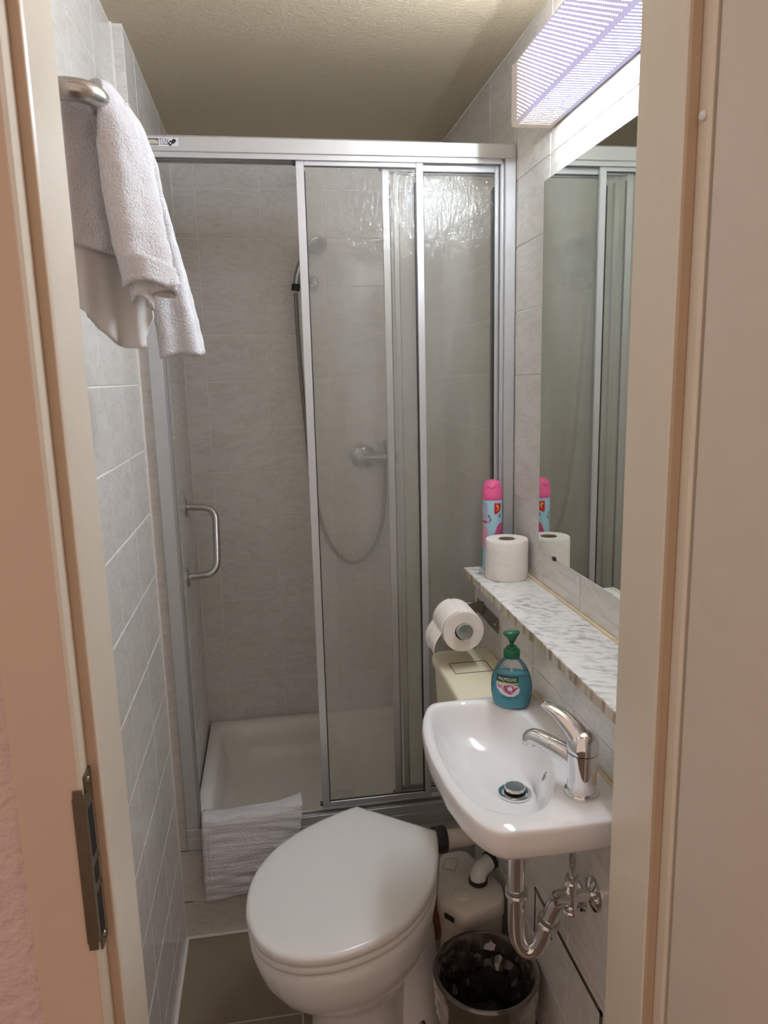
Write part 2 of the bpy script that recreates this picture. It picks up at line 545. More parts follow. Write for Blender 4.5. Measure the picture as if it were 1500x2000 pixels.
def tiles(parent, org, ud, vd, nd, us, vs, mat='tile', gap=0.0032, skip=None, name='tile'):
    """us, vs: sorted joint positions along the two wall directions"""
    ud, vd, nd, org = map(Vector, (ud, vd, nd, org))
    rot = Matrix((ud, vd, nd)).transposed().to_4x4()
    for a, b in zip(us, us[1:]):
        for c, d in zip(vs, vs[1:]):
            if b - a < 0.008 or d - c < 0.008: continue
            if skip and skip(a, b, c, d): continue
            o = bpy.data.objects.new(name, tile_mesh(b - a - gap, d - c - gap, mat))
            C.objects.link(o)
            o.parent = parent
            j = random.uniform(-0.0004, 0.0004)
            o.matrix_local = Matrix.Translation(org + ud * ((a + b) / 2) + vd * ((c + d) / 2) + nd * j) @ rot

def joints(lo, hi, start, pitch):
    k = math.ceil((lo - start) / pitch + 1e-6)
    out = [lo]
    while start + k * pitch < hi - 0.004:
        if start + k * pitch > lo + 0.004:
            out.append(start + k * pitch)
        k += 1
    return out + [hi]

XL, XS, XR, XP = -0.2888, -0.2638, 0.6088, 0.5038      # wall cores; the tile faces stand 1.8 mm proud
YF, YS, YB, ZC = 0.815, 1.7768, 2.5028, 2.21
ROWS = 0.1054
zr = lambda lo, hi: joints(lo, hi, ROWS, 0.15)

# ------------------------------------------------------------------ the room
o = struct(finish('floor', B(((-0.6, 0.70, -0.08), (1.0, 2.7, -0.0018))), 'floor_grout'), 'brown tiled bathroom floor with pale joints', 'floor')
tiles(o, (0, 0, -0.0018), (1, 0, 0), (0, 1, 0), (0, 0, 1), joints(XL, XP, 0.007, 0.3), joints(0.82, YS, 1.485, 0.3), 'floor_tile', 0.005)
struct(finish('floor_hallway', B(((-1.6, -2.2, -0.08), (1.6, 0.70, -0.002))), 'hall_floor'), 'unseen dark hallway floor added to block light from below', 'floor')  # unseen floor, added so less world light comes in low through the doorway
struct(finish('ceiling', B(((-0.6, 0.60, ZC), (1.0, 2.75, ZC + 0.06))), 'ceiling'), 'beige textured ceiling over the bathroom', 'ceiling')

wl = struct(finish('wall_left', B(((XL - 0.1, YF, 0), (XL, YS + 0.3, ZC)), ((XL - 0.1, YS, 0), (XS, YB + 0.1, ZC))), 'grout'), 'white marbled tile wall on the left with a small step at the shower', 'wall')
tiles(wl, (XL, 0, 0), (0, 1, 0), (0, 0, 1), (1, 0, 0), joints(0.82, YS - TT, 0.966, 0.2), zr(0.0, ZC))
tiles(wl, (0, YS, 0), (1, 0, 0), (0, 0, 1), (0, -1, 0), [XL + TT, XS + TT], zr(0.0, ZC))
tiles(wl, (XS, 0, 0), (0, 1, 0), (0, 0, 1), (1, 0, 0), joints(YS - 0.003, YB - TT, 1.903, 0.2), zr(0.2554, ZC))

wb = struct(finish('wall_back', B(((XS - 0.1, YB, 0), (XR + 0.1, YB + 0.1, ZC))), 'grout'), 'marbled tile wall at the back of the shower', 'wall')
tiles(wb, (0, YB, 0), (1, 0, 0), (0, 0, 1), (0, -1, 0), joints(XS + TT, XR - TT, -0.191, 0.2), zr(0.2554, ZC))

wr = struct(finish('wall_right', B(((XR, YF, 0), (XR + 0.1, YB + 0.1, ZC))), 'grout'), 'marbled tile wall on the right behind mirror and lamp', 'wall')
tiles(wr, (XR, 0, 0), (0, 1, 0), (0, 0, 1), (-1, 0, 0), joints(0.82, YS - 0.01, 0.95, 0.2), zr(0.956, ZC))
tiles(wr, (XR, 0, 0), (0, 1, 0), (0, 0, 1), (-1, 0, 0), joints(YS - 0.01, YB - TT, 1.769, 0.2), zr(0.2554, ZC))

wp = struct(finish('wall_ledge', B(((XP, YF, 0), (XR, 1.752, 0.957))), 'grout'), 'low tiled installation wall under the marble ledge', 'wall')
HY0, HY1, HZ0, HZ1 = 0.985, 1.30, 0.085, 0.40
ys_ = joints(0.82, 1.752, 0.93, 0.2)
tiles(wp, (XP, 0, 0), (0, 1, 0), (0, 0, 1), (-1, 0, 0), ys_, joints(HZ1 + 0.004, 0.957, 0.28, 0.15))
tiles(wp, (XP, 0, 0), (0, 1, 0), (0, 0, 1), (-1, 0, 0), joints(HY1 + 0.004, 1.752, 1.33, 0.2), joints(0.0, HZ1 + 0.004, 0.13, 0.15))
tiles(wp, (XP, 0, 0), (0, 1, 0), (0, 0, 1), (-1, 0, 0), joints(0.82, HY0 - 0.004, 0.93, 0.2), joints(0.0, HZ1 + 0.004, 0.13, 0.15))
tiles(wp, (XP, 0, 0), (0, 1, 0), (0, 0, 1), (-1, 0, 0), joints(HY0 - 0.004, HY1 + 0.004, 1.13, 0.2), [0.0, HZ0 - 0.004])

ws = struct(finish('wall_step', B(((XL, YS, 0), (XP + 0.1, YS + 0.03, 0.2554))), 'grout'), 'low tiled riser under the shower tray', 'wall')
tiles(ws, (0, YS, 0), (1, 0, 0), (0, 0, 1), (0, -1, 0), joints(XL + TT, XP, -0.087, 0.2), zr(0.0, 0.2554))

struct(finish('wall_front', B(((-1.6, 0.706, 0), (-0.206, YF, 2.5)), ((0.446, 0.706, 0), (1.6, YF, 2.5)), ((-0.206, 0.706, 2.03), (0.446, YF, 2.5))), 'pink'), 'pink textured plaster wall around the bathroom doorway', 'wall')

# white caulk lines in the corners
struct(finish('trim_1', tube(bmesh.new(), [(XL + TT, YS - 0.005, 0.0), (XL + TT, YS - 0.005, ZC)], 0.0032, 8), 'white_caulk', smooth=True), 'white caulk bead in the corner of the left wall step', 'trim')
struct(finish('trim_2', tube(tube(bmesh.new(), [(XL + 0.005, 0.9, 0.001), (XL + 0.005, YS - 0.006, 0.001)], 0.005, 8), [(XL + 0.005, YS - 0.006, 0.001), (XP, YS - 0.006, 0.001)], 0.005, 8), 'white_caulk', smooth=True), 'white caulk bead along the floor edges', 'trim')
struct(finish('trim_3', tube(bmesh.new(), [(XS + TT, YB - 0.005, 0.27), (XS + TT, YB - 0.005, ZC)], 0.003, 8), 'white_caulk', smooth=True), 'pale caulk bead in the far left shower corner', 'trim')
struct(finish('trim_4', tube(bmesh.new(), [(XR - 0.005, 0.83, 0.978), (XR - 0.005, 1.745, 0.978)], 0.004, 8), 'caulk', smooth=True), 'yellowed caulk bead where the marble ledge meets the wall', 'trim')

# ------------------------------------------------------------------ door frame and door
Z1 = 2.03
def extrude_plan(plan, z0, z1, bev=0.0):
    bm = bmesh.new()
    loft(bm, [[Vector((x, y, z0)) for x, y in plan], [Vector((x, y, z1)) for x, y in plan]])
    return bm
jl = struct(finish('trim_5', extrude_plan([(-0.187, 0.824), (-0.187, 0.7255), (-0.1885, 0.7225), (-0.1985, 0.7225), (-0.1985, 0.7165), (-0.1985, 0.693), (-0.2015, 0.690), (-0.255, 0.690), (-0.258, 0.693), (-0.258, 0.7065), (-0.206, 0.7065), (-0.206, 0.824)], 0, Z1), 'frame'), 'cream rebated jamb on the left of the doorway', 'door frame')
finish('casing', B(((-0.2585, 0.6885, 0), (-0.2015, 0.692, Z1)), bev=0.001), 'casing', jl)
finish('seal', B(((-0.1985, 0.7185, 0), (-0.1885, 0.7235, Z1)), bev=0.0008), 'seal', jl)
jr = struct(finish('trim_6', extrude_plan([(0.424, 0.824), (0.424, 0.732), (0.4255, 0.729), (0.4375, 0.729), (0.4375, 0.7085), (0.440, 0.7045), (0.50, 0.7045), (0.50, 0.7065), (0.446, 0.7065), (0.446, 0.824)], 0, Z1), 'frame'), 'cream rebated jamb on the right of the doorway', 'door frame')
finish('seal', B(((0.4258, 0.7245, 0), (0.4372, 0.7295, Z1)), bev=0.0008), 'seal', jr)
finish('bumper', lathe(bmesh.new(), [(0.0045, 0), (0.0045, 0.003), (0.003, 0.0045), (0.0005, 0.005)], (0.4375, 0.715, 1.705), (-1, -0.3, 0), 16, True, True), 'lab_white', jr, True)

# strike plate on the left jamb
sp = thing('strike_plate', 'dark bronze strike plate with slots on the left door jamb', 'strike plate', (-0.2, 0.69, 0.985))
bm = bmesh.new()
loft(bm, [[Vector((x, y, z)) for x, y in ((-0.2075, 0.6855), (-0.1975, 0.6855), (-0.1960, 0.6870), (-0.1960, 0.7200), (-0.1980, 0.7200), (-0.1980, 0.6885), (-0.2075, 0.6885))] for z in (0.905, 1.065)])
box(bm, (-0.2065, 0.6857, 0.897), (-0.1975, 0.6885, 0.905)); box(bm, (-0.2065, 0.6857, 1.065), (-0.1975, 0.6885, 1.073))
box(bm, (-0.198, 0.697, 1.064), (-0.196, 0.7195, 1.082)); box(bm, (-0.198, 0.697, 0.888), (-0.196, 0.7195, 0.906))
finish('plate', bm, 'bronze', sp)
for z0, z1 in ((0.995, 1.047), (0.965, 0.983), (0.905, 0.953)):
    finish('slot_shade', B(((-0.1962, 0.6955, z0), (-0.1953, 0.7085, z1)), bev=0.0003), 'dark', sp)  # solid dark bar in place of the shade inside an opening
    finish('slot_rim', B(((-0.1962, 0.7090, z0 - 0.002), (-0.1945, 0.7110, z1 + 0.002)), bev=0.0004), 'steel', sp)
for z in (1.073, 0.898):
    finish('screw', lathe(bmesh.new(), [(0.004, 0), (0.0035, 0.001), (0.001, 0.0012)], (-0.196, 0.707, z), (1, 0, 0), 12, True, True), 'steel_dark', sp, True)

# the open door leaf on the right
dr = bpy.data.objects.new('door_1', None); C.objects.link(dr); dr.location = (0.439, 0.700, 0)
struct(dr, 'beige door leaf standing open into the hallway on the right', 'door')
dr.rotation_euler = (0, 0, math.radians(5))
def dchild(name, bm, mat):
    q = finish(name, bm, mat); q.parent = dr; q.location = (0, 0, 0); return q
dchild('leaf', B(((0.0, -0.615, 0.01), (0.040, -0.001, 2.0)), bev=0.003, seg=2), 'door')
dchild('rebate_lip', B(((0.040, -0.635, 0.01), (0.054, 0.0, 2.01)), bev=0.003, seg=2), 'door')
for z in (0.25, 1.75):
    q = dchild('hinge', lathe(bmesh.new(), [(0.007, 0), (0.007, 0.09), (0.004, 0.094)], (0.058, -0.006, z), (0, 0, 1), 14, True, True), 'steel')

# ------------------------------------------------------------------ shower tray
tr = thing('shower_tray', 'white enamelled shower tray inside the glass enclosure', 'shower tray', (0.17, 2.1, 0.1))
TX0, TX1, TY0, TY1 = XS + 0.005, XR - 0.005, 1.782, YB - 0.005
bm = bmesh.new()
def rl(ins, r, z, n=8):
    return [Vector((x, y, z)) for x, y in rrect(TX0 + ins, TY0 + ins, TX1 - ins, TY1 - ins, r, n)]
loft(bm, [rl(0.004, 0.01, 0.10), rl(0, 0.01, 0.252), rl(0.002, 0.012, 0.262), rl(0.006, 0.016, 0.266), rl(0.032, 0.05, 0.266), rl(0.040, 0.062, 0.262), rl(0.046, 0.075, 0.250), rl(0.060, 0.09, 0.19), rl(0.072, 0.10, 0.150), rl(0.095, 0.10, 0.134), rl(0.13, 0.10, 0.130), rl(0.30, 0.05, 0.127)], True, True)
finish('basin', bm, 'tray', tr, True, sharp=1.0)
finish('drain', lathe(bmesh.new(), [(0.045, 0), (0.044, 0.004), (0.03, 0.0055), (0.001, 0.006)], (0.17, 2.15, 0.126), (0, 0, 1), 32), 'chrome', tr, True)

# ------------------------------------------------------------------ shower enclosure: fixed frame and three sliding panels
YE = 1.757
en = thing('shower_enclosure', 'silver aluminium frame of the sliding shower enclosure', 'shower enclosure', (0.17, YE, 0.27))
bm = B(((-0.262, YE, 1.954), (0.600, YE + 0.052, 1.986)), bev=0.0015)
box(bm, (-0.258, YE + 0.004, 1.943), (0.57, YE + 0.010, 1.954)); box(bm, (-0.258, YE + 0.022, 1.943), (0.57, YE + 0.027, 1.954)); box(bm, (-0.258, YE + 0.044, 1.943), (0.57, YE + 0.050, 1.954))
finish('top_rail', bm, 'alu', en)
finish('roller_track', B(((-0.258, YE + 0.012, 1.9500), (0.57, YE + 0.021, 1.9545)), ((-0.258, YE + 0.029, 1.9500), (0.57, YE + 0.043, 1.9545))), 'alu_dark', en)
bm = B(((-0.262, YE, 0.268), (0.600, YE + 0.055, 0.299)), ((-0.262, YE, 0.299), (0.600, YE + 0.004, 0.325)), ((-0.262, YE + 0.022, 0.299), (0.600, YE + 0.025, 0.316)), ((-0.262, YE + 0.040, 0.299), (0.600, YE + 0.043, 0.316)), ((-0.262, YE + 0.052, 0.299), (0.600, YE + 0.055, 0.310)), bev=0.0008)
finish('bottom_track', bm, 'alu', en)
bm = B(((-0.262, YE + 0.001, 0.27), (-0.232, YE + 0.055, 1.955)), bev=0.0015)
finish('left_post', bm, 'alu', en)
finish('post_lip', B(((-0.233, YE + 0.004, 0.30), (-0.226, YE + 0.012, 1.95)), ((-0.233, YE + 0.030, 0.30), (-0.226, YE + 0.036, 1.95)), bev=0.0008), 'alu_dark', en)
bm = B(((0.579, YE + 0.001, 0.27), (0.605, YE + 0.055, 1.988)), ((0.570, YE + 0.010, 0.30), (0.579, YE + 0.016, 1.954)), bev=0.0015)
finish('right_post', bm, 'alu', en)
# certification sticker on the rail
def flat_poly(pts, y, name, mat, parent):
    bm = bmesh.new()
    loft(bm, [[Vector((x, y, z)) for x, z in pts], [Vector((x, y - 0.0003, z)) for x, z in pts]])
    return finish(name, bm, mat, parent)
ys = YE - 0.0001
st = flat_poly([(-0.232, 1.9640), (-0.162, 1.9640), (-0.162, 1.9815), (-0.232, 1.9815)], ys, 'sticker', 'lab_pale', en)
flat_poly([(-0.230, 1.9655), (-0.2035, 1.9655), (-0.2035, 1.9795), (-0.230, 1.9795)], ys - 0.0002, 'badge', 'umber', st)
flat_poly([(-0.229, 1.9670), (-0.2048, 1.9670), (-0.2048, 1.9745), (-0.212, 1.9768), (-0.229, 1.9760)], ys - 0.0004, 'badge', 'silver_print', st)
flat_poly([(-0.222, 1.9680), (-0.208, 1.9680), (-0.208, 1.9690), (-0.222, 1.9690)], ys - 0.0006, 'badge', 'umber', st)

def text_mesh(body, size, extrude=0.0):
    cu = bpy.data.curves.new('text', 'FONT'); cu.body = body; cu.size = size; cu.align_x = 'CENTER'; cu.resolution_u = 3
    cu.fill_mode = 'FRONT'
    t = bpy.data.objects.new('text', cu); C.objects.link(t)
    dg = bpy.context.evaluated_depsgraph_get(); dg.update()
    me = bpy.data.meshes.new_from_object(t.evaluated_get(dg))
    bpy.data.objects.remove(t)
    bm = bmesh.new(); bm.from_mesh(me); bpy.data.meshes.remove(me)
    return bm
bm = text_mesh('TÜV', 0.0135)
for v in bm.verts: v.co = Vector((-0.1922 + v.co.x * 0.78, ys - 0.0006, 1.9700 + v.co.y))
finish('lettering', bm, 'ink', st)
flat_poly([(-0.2005, 1.9672), (-0.184, 1.9672), (-0.184, 1.9684), (-0.2005, 1.9684)], ys - 0.0004, 'lettering', 'ink', st)
dm = lambda cx, cz, a: [(cx - a, cz - a * 0.2), (cx - a * 0.1, cz - a), (cx + a, cz + a * 0.2), (cx + a * 0.1, cz + a)]
flat_poly(dm(-0.1785, 1.9700, 0.0062), ys - 0.0006, 'emblem', 'black', st)
flat_poly(dm(-0.1715, 1.9742, 0.0060), ys - 0.0005, 'emblem', 'black', st)
flat_poly(dm(-0.1785, 1.9700, 0.0022), ys - 0.0009, 'emblem', 'lab_pale', st)

def panel(label, x0, x1, y, z0=0.337, ztop=1.951, wl_=0.017, wr_=0.017, trail=False):
    t = thing('sliding_door_panel', label, 'shower door', ((x0 + x1) / 2, y, z0), 'sliding panels of the shower enclosure')
    d = 0.010
    finish('stile', B(((x0, y, z0), (x0 + wl_, y + d, ztop)), bev=0.0012), 'alu', t)
    finish('stile', B(((x1 - wr_, y, z0), (x1, y + d, ztop)), bev=0.0012), 'alu', t)
    finish('top_bar', B(((x0 + wl_, y + 0.0004, ztop - 0.018), (x1 - wr_, y + d, ztop - 0.0005)), bev=0.0012), 'alu', t)
    finish('bottom_bar', B(((x0 + wl_, y + 0.0004, z0 + 0.0005), (x1 - wr_, y + d, z0 + 0.017)), bev=0.0012), 'alu', t)
    finish('gasket', B(((x0 + wl_ - 0.0005, y + 0.001, z0 + 0.016), (x0 + wl_ + 0.0022, y + 0.008, ztop - 0.03)), ((x1 - wr_ - 0.0035, y + 0.001, z0 + 0.016), (x1 - wr_ + 0.0005, y + 0.008, ztop - 0.05)), ((x0 + wl_, y + 0.002, z0 + 0.0165), (x1 - wr_, y + 0.008, z0 + 0.0185)), ((x0 + wl_, y + 0.002, ztop - 0.0195), (x1 - wr_, y + 0.008, ztop - 0.0178))), 'black', t)
    finish('pane', B(((x0 + wl_ - 0.001, y + 0.0045, z0 + 0.015), (x1 - wr_ + 0.001, y + 0.0046, ztop - 0.017))), 'glass', t)
    for z in (z0 + 0.012, ztop - 0.012):
        finish('roller', lathe(bmesh.new(), [(0.005, 0), (0.006, 0.001), (0.006, 0.006), (0.004, 0.007)], (x0 + 0.001, y + 0.005, z), (-1, 0, 0), 14, True, True), 'black', t, True)
    return t
panel('front sliding glass panel, nearest the open side of the shower', 0.090, 0.384, YE + 0.0110, wl_=0.019)
panel('middle sliding glass panel, seen beside the spray can and through the front one', 0.289, 0.578, YE + 0.0260, ztop=1.947)
panel('rearmost sliding glass panel behind the other two', 0.318, 0.578, YE + 0.0420, ztop=1.945, wl_=0.012)

# ------------------------------------------------------------------ shower fittings on the back wall
YBT = YB - TT
hs = thing('hand_shower', 'chrome hand shower with its hose, hung on the back wall of the shower', 'shower head', (0.14, YBT, 1.76))
lathe_b = bmesh.new()
finish('bracket', tube(lathe(bmesh.new(), [(0.024, 0), (0.024, 0.006), (0.014, 0.010), (0.012, 0.045), (0.013, 0.050)], (0.165, YBT, 1.765), (0, -1, 0), 24, True, True), [(0.165, YBT - 0.045, 1.765), (0.135, YBT - 0.060, 1.775)], 0.012, 16), 'chrome_dull', hs, True)
hp = smooth_path([(0.108, 2.435, 1.735), (0.116, 2.43, 1.78), (0.135, 2.425, 1.83), (0.165, 2.405, 1.865)], 6)
finish('handle', tube(bmesh.new(), hp, [0.0105 + 0.004 * (i / (len(hp) - 1)) for i in range(len(hp))], 16), 'chrome_dull', hs, True)
finish('grip_ring', lathe(bmesh.new(), [(0.0125, 0), (0.0135, 0.003), (0.0135, 0.018), (0.0125, 0.022)], (0.107, 2.4355, 1.735), (0.15, -0.1, 1), 18, True, True), 'black', hs, True)
finish('spray_face', lathe(bmesh.new(), [(0.010, 0.016), (0.022, 0.012), (0.031, 0.004), (0.032, -0.004), (0.028, -0.008), (0.001, -0.009)], (0.178, 2.398, 1.868), (-0.25, 0.75, 0.62), 28), 'chrome_dull', hs, True)
mx = (0.318, YBT, 1.190)
hose = smooth_path([(0.108, 2.437, 1.73), (0.110, 2.452, 1.60), (0.118, 2.46, 1.40), (0.135, 2.47, 1.15), (0.160, 2.47, 0.98), (0.200, 2.47, 0.875), (0.262, 2.47, 0.822), (0.325, 2.47, 0.850), (0.368, 2.465, 0.94), (0.382, 2.455, 1.05), (0.384, 2.445, 1.165)], 12)
finish('hose', tube(bmesh.new(), hose, [0.0068 + 0.0006 * (i % 2) for i in range(len(hose))], 10), 'steel_dark', hs, True)
mt = thing('shower_mixer', 'chrome shower mixer tap on the back wall above the hose loop', 'mixer tap', mx)
finish('rosette', lathe(bmesh.new(), [(0.043, 0), (0.043, 0.004), (0.034, 0.012), (0.020, 0.016)], mx, (0, -1, 0), 32, True, True), 'chrome_dull', mt, True)
finish('body', tube(bmesh.new(), [(0.315, YBT - 0.03, 1.187), (0.40, YBT - 0.046, 1.190), (0.425, YBT - 0.046, 1.190)], [0.014, 0.021, 0.019], 20), 'chrome_dull', mt, True)
finish('stem', tube(bmesh.new(), [(0.318, YBT - 0.012, 1.19), (0.318, YBT - 0.036, 1.188)], 0.016, 18), 'chrome_dull', mt, True)
lv = smooth_path([(0.392, YBT - 0.05, 1.20), (0.386, YBT - 0.07, 1.225), (0.380, YBT - 0.09, 1.25)], 5)
finish('lever', tube(bmesh.new(), lv, [0.010 - 0.004 * i / (len(lv) - 1) for i in range(len(lv))], 12), 'chrome_dull', mt, True)

# grab bar on the left shower wall
XG = XS + TT
gb = thing('grab_bar', 'steel grab bar on the left wall inside the shower', 'grab bar', (XG, 2.22, 0.98))
A1, A2 = Vector((XG, 2.262, 1.083)), Vector((XG, 2.178, 0.884))
pth = fillet([A1 + Vector((0.004, 0, 0)), A1 + Vector((0.088, 0.0, -0.006)), A2 + Vector((0.088, 0, 0.006)), A2 + Vector((0.004, 0, 0))], 0.05, 8)
finish('bar', tube(bmesh.new(), pth, 0.0105, 18), 'steel', gb, True)
for p in (A1, A2):
    finish('flange', lathe(bmesh.new(), [(0.030, 0), (0.030, 0.003), (0.027, 0.0065), (0.012, 0.008)], p, (1, 0, 0), 28, True, True), 'steel', gb, True)

# ------------------------------------------------------------------ mirror, lamp, ledge
mi = thing('wall_mirror', 'frameless rectangular mirror above the marble ledge', 'mirror', (0.604, 1.245, 1.059))
finish('glass', B(((0.6015, 0.90, 1.059), (0.6062, 1.570, 1.858)), bev=0.0008), 'mirror', mi)
finish('back_edge', B(((0.6060, 0.9005, 1.0595), (0.6072, 1.5695, 1.8575))), 'mirror_edge', mi)
for y in (1.475, 1.0):
    finish('clip', B(((0.5985, y - 0.006, 1.0555), (0.6072, y + 0.006, 1.0640)), bev=0.001), 'black', mi)

lx0, lx1, ly0, ly1, lz0, lz1 = 0.516, 0.600, 0.912, 1.532, 1.950, 2.066
la = thing('wall_lamp', 'long white prismatic wall lamp above the mirror, switched on', 'lamp', (0.55, ly0, 2.0))
bm = bmesh.new()
# front face, gently rolled into the underside
pf = [(lx0 + 0.004, lz1), (lx0 + 0.001, lz1 - 0.004), (lx0, lz1 - 0.010), (lx0, lz0 + 0.006), (lx0 + 0.0015, lz0 + 0.0015)]
r1 = [bm.verts.new((x, ly0, z)) for x, z in pf]; r2 = [bm.verts.new((x, ly1, z)) for x, z in pf]
bridge(bm, r1, r2, False)
q = finish('front_diffuser', bm, 'lamp_front', la)
for v in q.data.vertices: v.co -= Vector((0, ly0, 0))
q.location += Vector((0, ly0, 0))
bm = bmesh.new()
pf = [(lx0 + 0.0015, lz0 + 0.0015), (lx0 + 0.006, lz0), (lx1, lz0)]
r1 = [bm.verts.new((x, ly0, z)) for x, z in pf]; r2 = [bm.verts.new((x, ly1, z)) for x, z in pf]
bridge(bm, r1, r2, False)
pf = [(lx0 + 0.004, lz1), (lx1, lz1)]
r1 = [bm.verts.new((x, ly0, z)) for x, z in pf]; r2 = [bm.verts.new((x, ly1, z)) for x, z in pf]
bridge(bm, r1, r2, False)
q = finish('under_diffuser', bm, 'lamp_under', la)
for v in q.data.vertices: v.co -= Vector((0, ly0, 0))
q.location += Vector((0, ly0, 0))
bm = bmesh.new()
for i in range(83):
    for j in range(16):
        y = 0.008 + i * 0.007; z = lz0 + 0.0045 + j * 0.007 + (0.0035 if i % 2 else 0)
        if z > lz1 - 0.010 or y > 0.595: continue
        a = 0.0010
        vs = [bm.verts.new(p) for p in ((lx0 - 0.0003, y - a, z), (lx0 - 0.0003, y, z - a), (lx0 - 0.0003, y + a, z), (lx0 - 0.0003, y, z + a))]
        ap = bm.verts.new((lx0 - 0.0008, y, z))
        for q1, q2 in zip(vs, vs[1:] + vs[:1]): bm.faces.new((q1, q2, ap))
q = finish('prism_facets', bm, 'prism', la); q['kind'] = 'stuff'
for v in q.data.vertices: v.co.y += 0
q.location += Vector((0, ly0, 0))
bm = bmesh.new()
for zz, sg_ in ((lz0, -1), (lz1, 1)):
    for i in range(60):
        y = 0.006 + i * 0.010
        vs = [bm.verts.new(p) for p in ((lx0 + 0.009, y - 0.0003, zz + sg_ * 0.0002), (lx1 - 0.010, y - 0.0003, zz + sg_ * 0.0002), (lx1 - 0.010, y + 0.0003, zz + sg_ * 0.0002), (lx0 + 0.009, y + 0.0003, zz + sg_ * 0.0002))]
        bm.faces.new(vs)
        vt = [bm.verts.new((v.co.x, y, zz + sg_ * 0.0005)) for v in vs[:2]]
        bm.faces.new((vs[0], vs[1], vt[1], vt[0])); bm.faces.new((vs[3], vs[2], vt[1], vt[0]))
q = finish('lit_ribs', bm, 'rib', la); q['kind'] = 'stuff'
q.location += Vector((0, ly0, 0))
finish('end_cap', B(((lx0 + 0.001, ly1 - 0.001, lz0 + 0.001), (lx1, ly1 + 0.002, lz1 - 0.001)), bev=0.0008), 'lamp_body', la)
finish('end_cap', B(((lx0 + 0.001, ly0 - 0.002, lz0 + 0.001), (lx1, ly0 + 0.001, lz1 - 0.001)), bev=0.0008), 'lamp_body', la)
finish('mounting_base', B(((lx1, ly0 + 0.02, lz0 + 0.018), (0.6068, ly1 - 0.03, lz1 - 0.01))), 'lamp_body', la)
finish('back_plate', B(((lx1 - 0.003, ly0, lz0 + 0.001), (lx1, ly1, lz1 - 0.001))), 'lamp_body', la)

ZL = 0.977
lg = thing('marble_ledge', 'white grey-veined marble ledge under the mirror', 'shelf', (0.54, 1.28, ZL - 0.02))
bm = B(((0.472, 0.83, ZL - 0.020), (0.6065, 1.752, ZL)), bev=0.0015)
bm.faces.ensure_lookup_table()
for f in bm.faces:
    n = f.normal
    f.normal_update()
    f.material_index = 1 if f.calc_center_median().x < 0.4735 or f.calc_center_median().z < ZL - 0.015 else 0
finish('slab', bm, ['marble', 'marble_edge'], lg)

# ------------------------------------------------------------------ wall hatch
ht = thing('access_hatch', 'tiled access hatch with a dark metal edge in the low wall under the sink', 'hatch', (XP, 1.14, HZ0))
XF = XP - TT
finish('frame', B(((XP - 0.003, HY0, HZ1 - 0.007), (XP - 0.0005, HY1, HZ1)), ((XP - 0.003, HY0, HZ0), (XP - 0.0005, HY0 + 0.007, HZ1)), ((XP - 0.003, HY1 - 0.004, HZ0), (XP - 0.0005, HY1, HZ1)), ((XP - 0.003, HY0, HZ0), (XP - 0.0005, HY1, HZ0 + 0.005))), 'steel_dark', ht)
for a, b in ((HY0 + 0.009, 1.1287), (1.1313, HY1 - 0.006)):
    for c, d in ((HZ0 + 0.007, 0.2437), (0.2463, HZ1 - 0.009)):
        finish('tile', B(((XP - 0.0022, a, c), (XP - 0.0002, b, d)), bev=0.0006), 'tile', ht)

# ------------------------------------------------------------------ sink
RZ = 0.825
outer = [(0.5015, 1.322), (0.404, 1.325), (0.302, 1.322), (0.286, 1.318), (0.274, 1.300), (0.259, 1.262), (0.250, 1.225), (0.243, 1.17), (0.241, 1.114), (0.245, 1.03), (0.255, 0.966), (0.268, 0.925), (0.284, 0.900), (0.300, 0.892), (0.373, 0.889), (0.464, 0.891), (0.5015, 0.892)]
inner = [(0.405, 1.297), (0.35, 1.312), (0.302, 1.306), (0.286, 1.292), (0.273, 1.25), (0.264, 1.19), (0.260, 1.13), (0.261, 1.077), (0.268, 1.01), (0.285, 0.962), (0.315, 0.938), (0.350, 0.932), (0.378, 0.942), (0.401, 0.973), (0.432, 1.033), (0.450, 1.10), (0.455, 1.155), (0.452, 1.20), (0.444, 1.246)]
cx, cy = 0.37, 1.11
def radial(poly, n):
    out = []
    for k in range(n):
        a = 2 * PI * k / n; d = (math.cos(a), math.sin(a)); best = None
        for (x1, y1), (x2, y2) in zip(poly, poly[1:] + poly[:1]):
            x1 -= cx; x2 -= cx; y1 -= cy; y2 -= cy
            ex, ey = x2 - x1, y2 - y1
            den = d[0] * ey - d[1] * ex
            if abs(den) < 1e-12: continue
            t = (x1 * ey - y1 * ex) / den; s = (x1 * d[1] - y1 * d[0]) / den
            if t > 0 and -1e-6 <= s <= 1 + 1e-6 and (best is None or t > best): best = t
        out.append((cx + d[0] * best, cy + d[1] * best))
    return out
NN = 120
Oo = radial(outer, NN); Ii = radial(chaikin(inner, 3), NN)
dc = Vector((0.392, 1.118))
def oloop(s, z, sx=None, c=(0.45, 1.11)):
    out = []
    for x, y in Oo:
        X = c[0] + (x - c[0]) * s if x < 0.495 else 0.5015
        Y = c[1] + (y - c[1]) * s
        out.append(Vector((min(X, 0.5015), Y, z)))
    return out
def iloop(s, z, t):
    # s: size, t: how far the loop centre has moved from the bowl centre to the drain
    c = Vector((cx, cy)).lerp(dc, t)
    return [Vector((c.x + (x - cx) * s, c.y + (y - cy) * s, z)) for x, y in Ii]
dl = lambda r, z: [Vector((dc.x + r * math.cos(2 * PI * k / NN), dc.y + r * math.sin(2 * PI * k / NN), z)) for k in range(NN)]
sk = thing('wash_basin', 'small white ceramic wash basin on the right wall', 'sink', (0.5, 1.11, 0.70))
bm = bmesh.new()
mixl = lambda a, b, t: [p.lerp(q, t) for p, q in zip(a, b)]
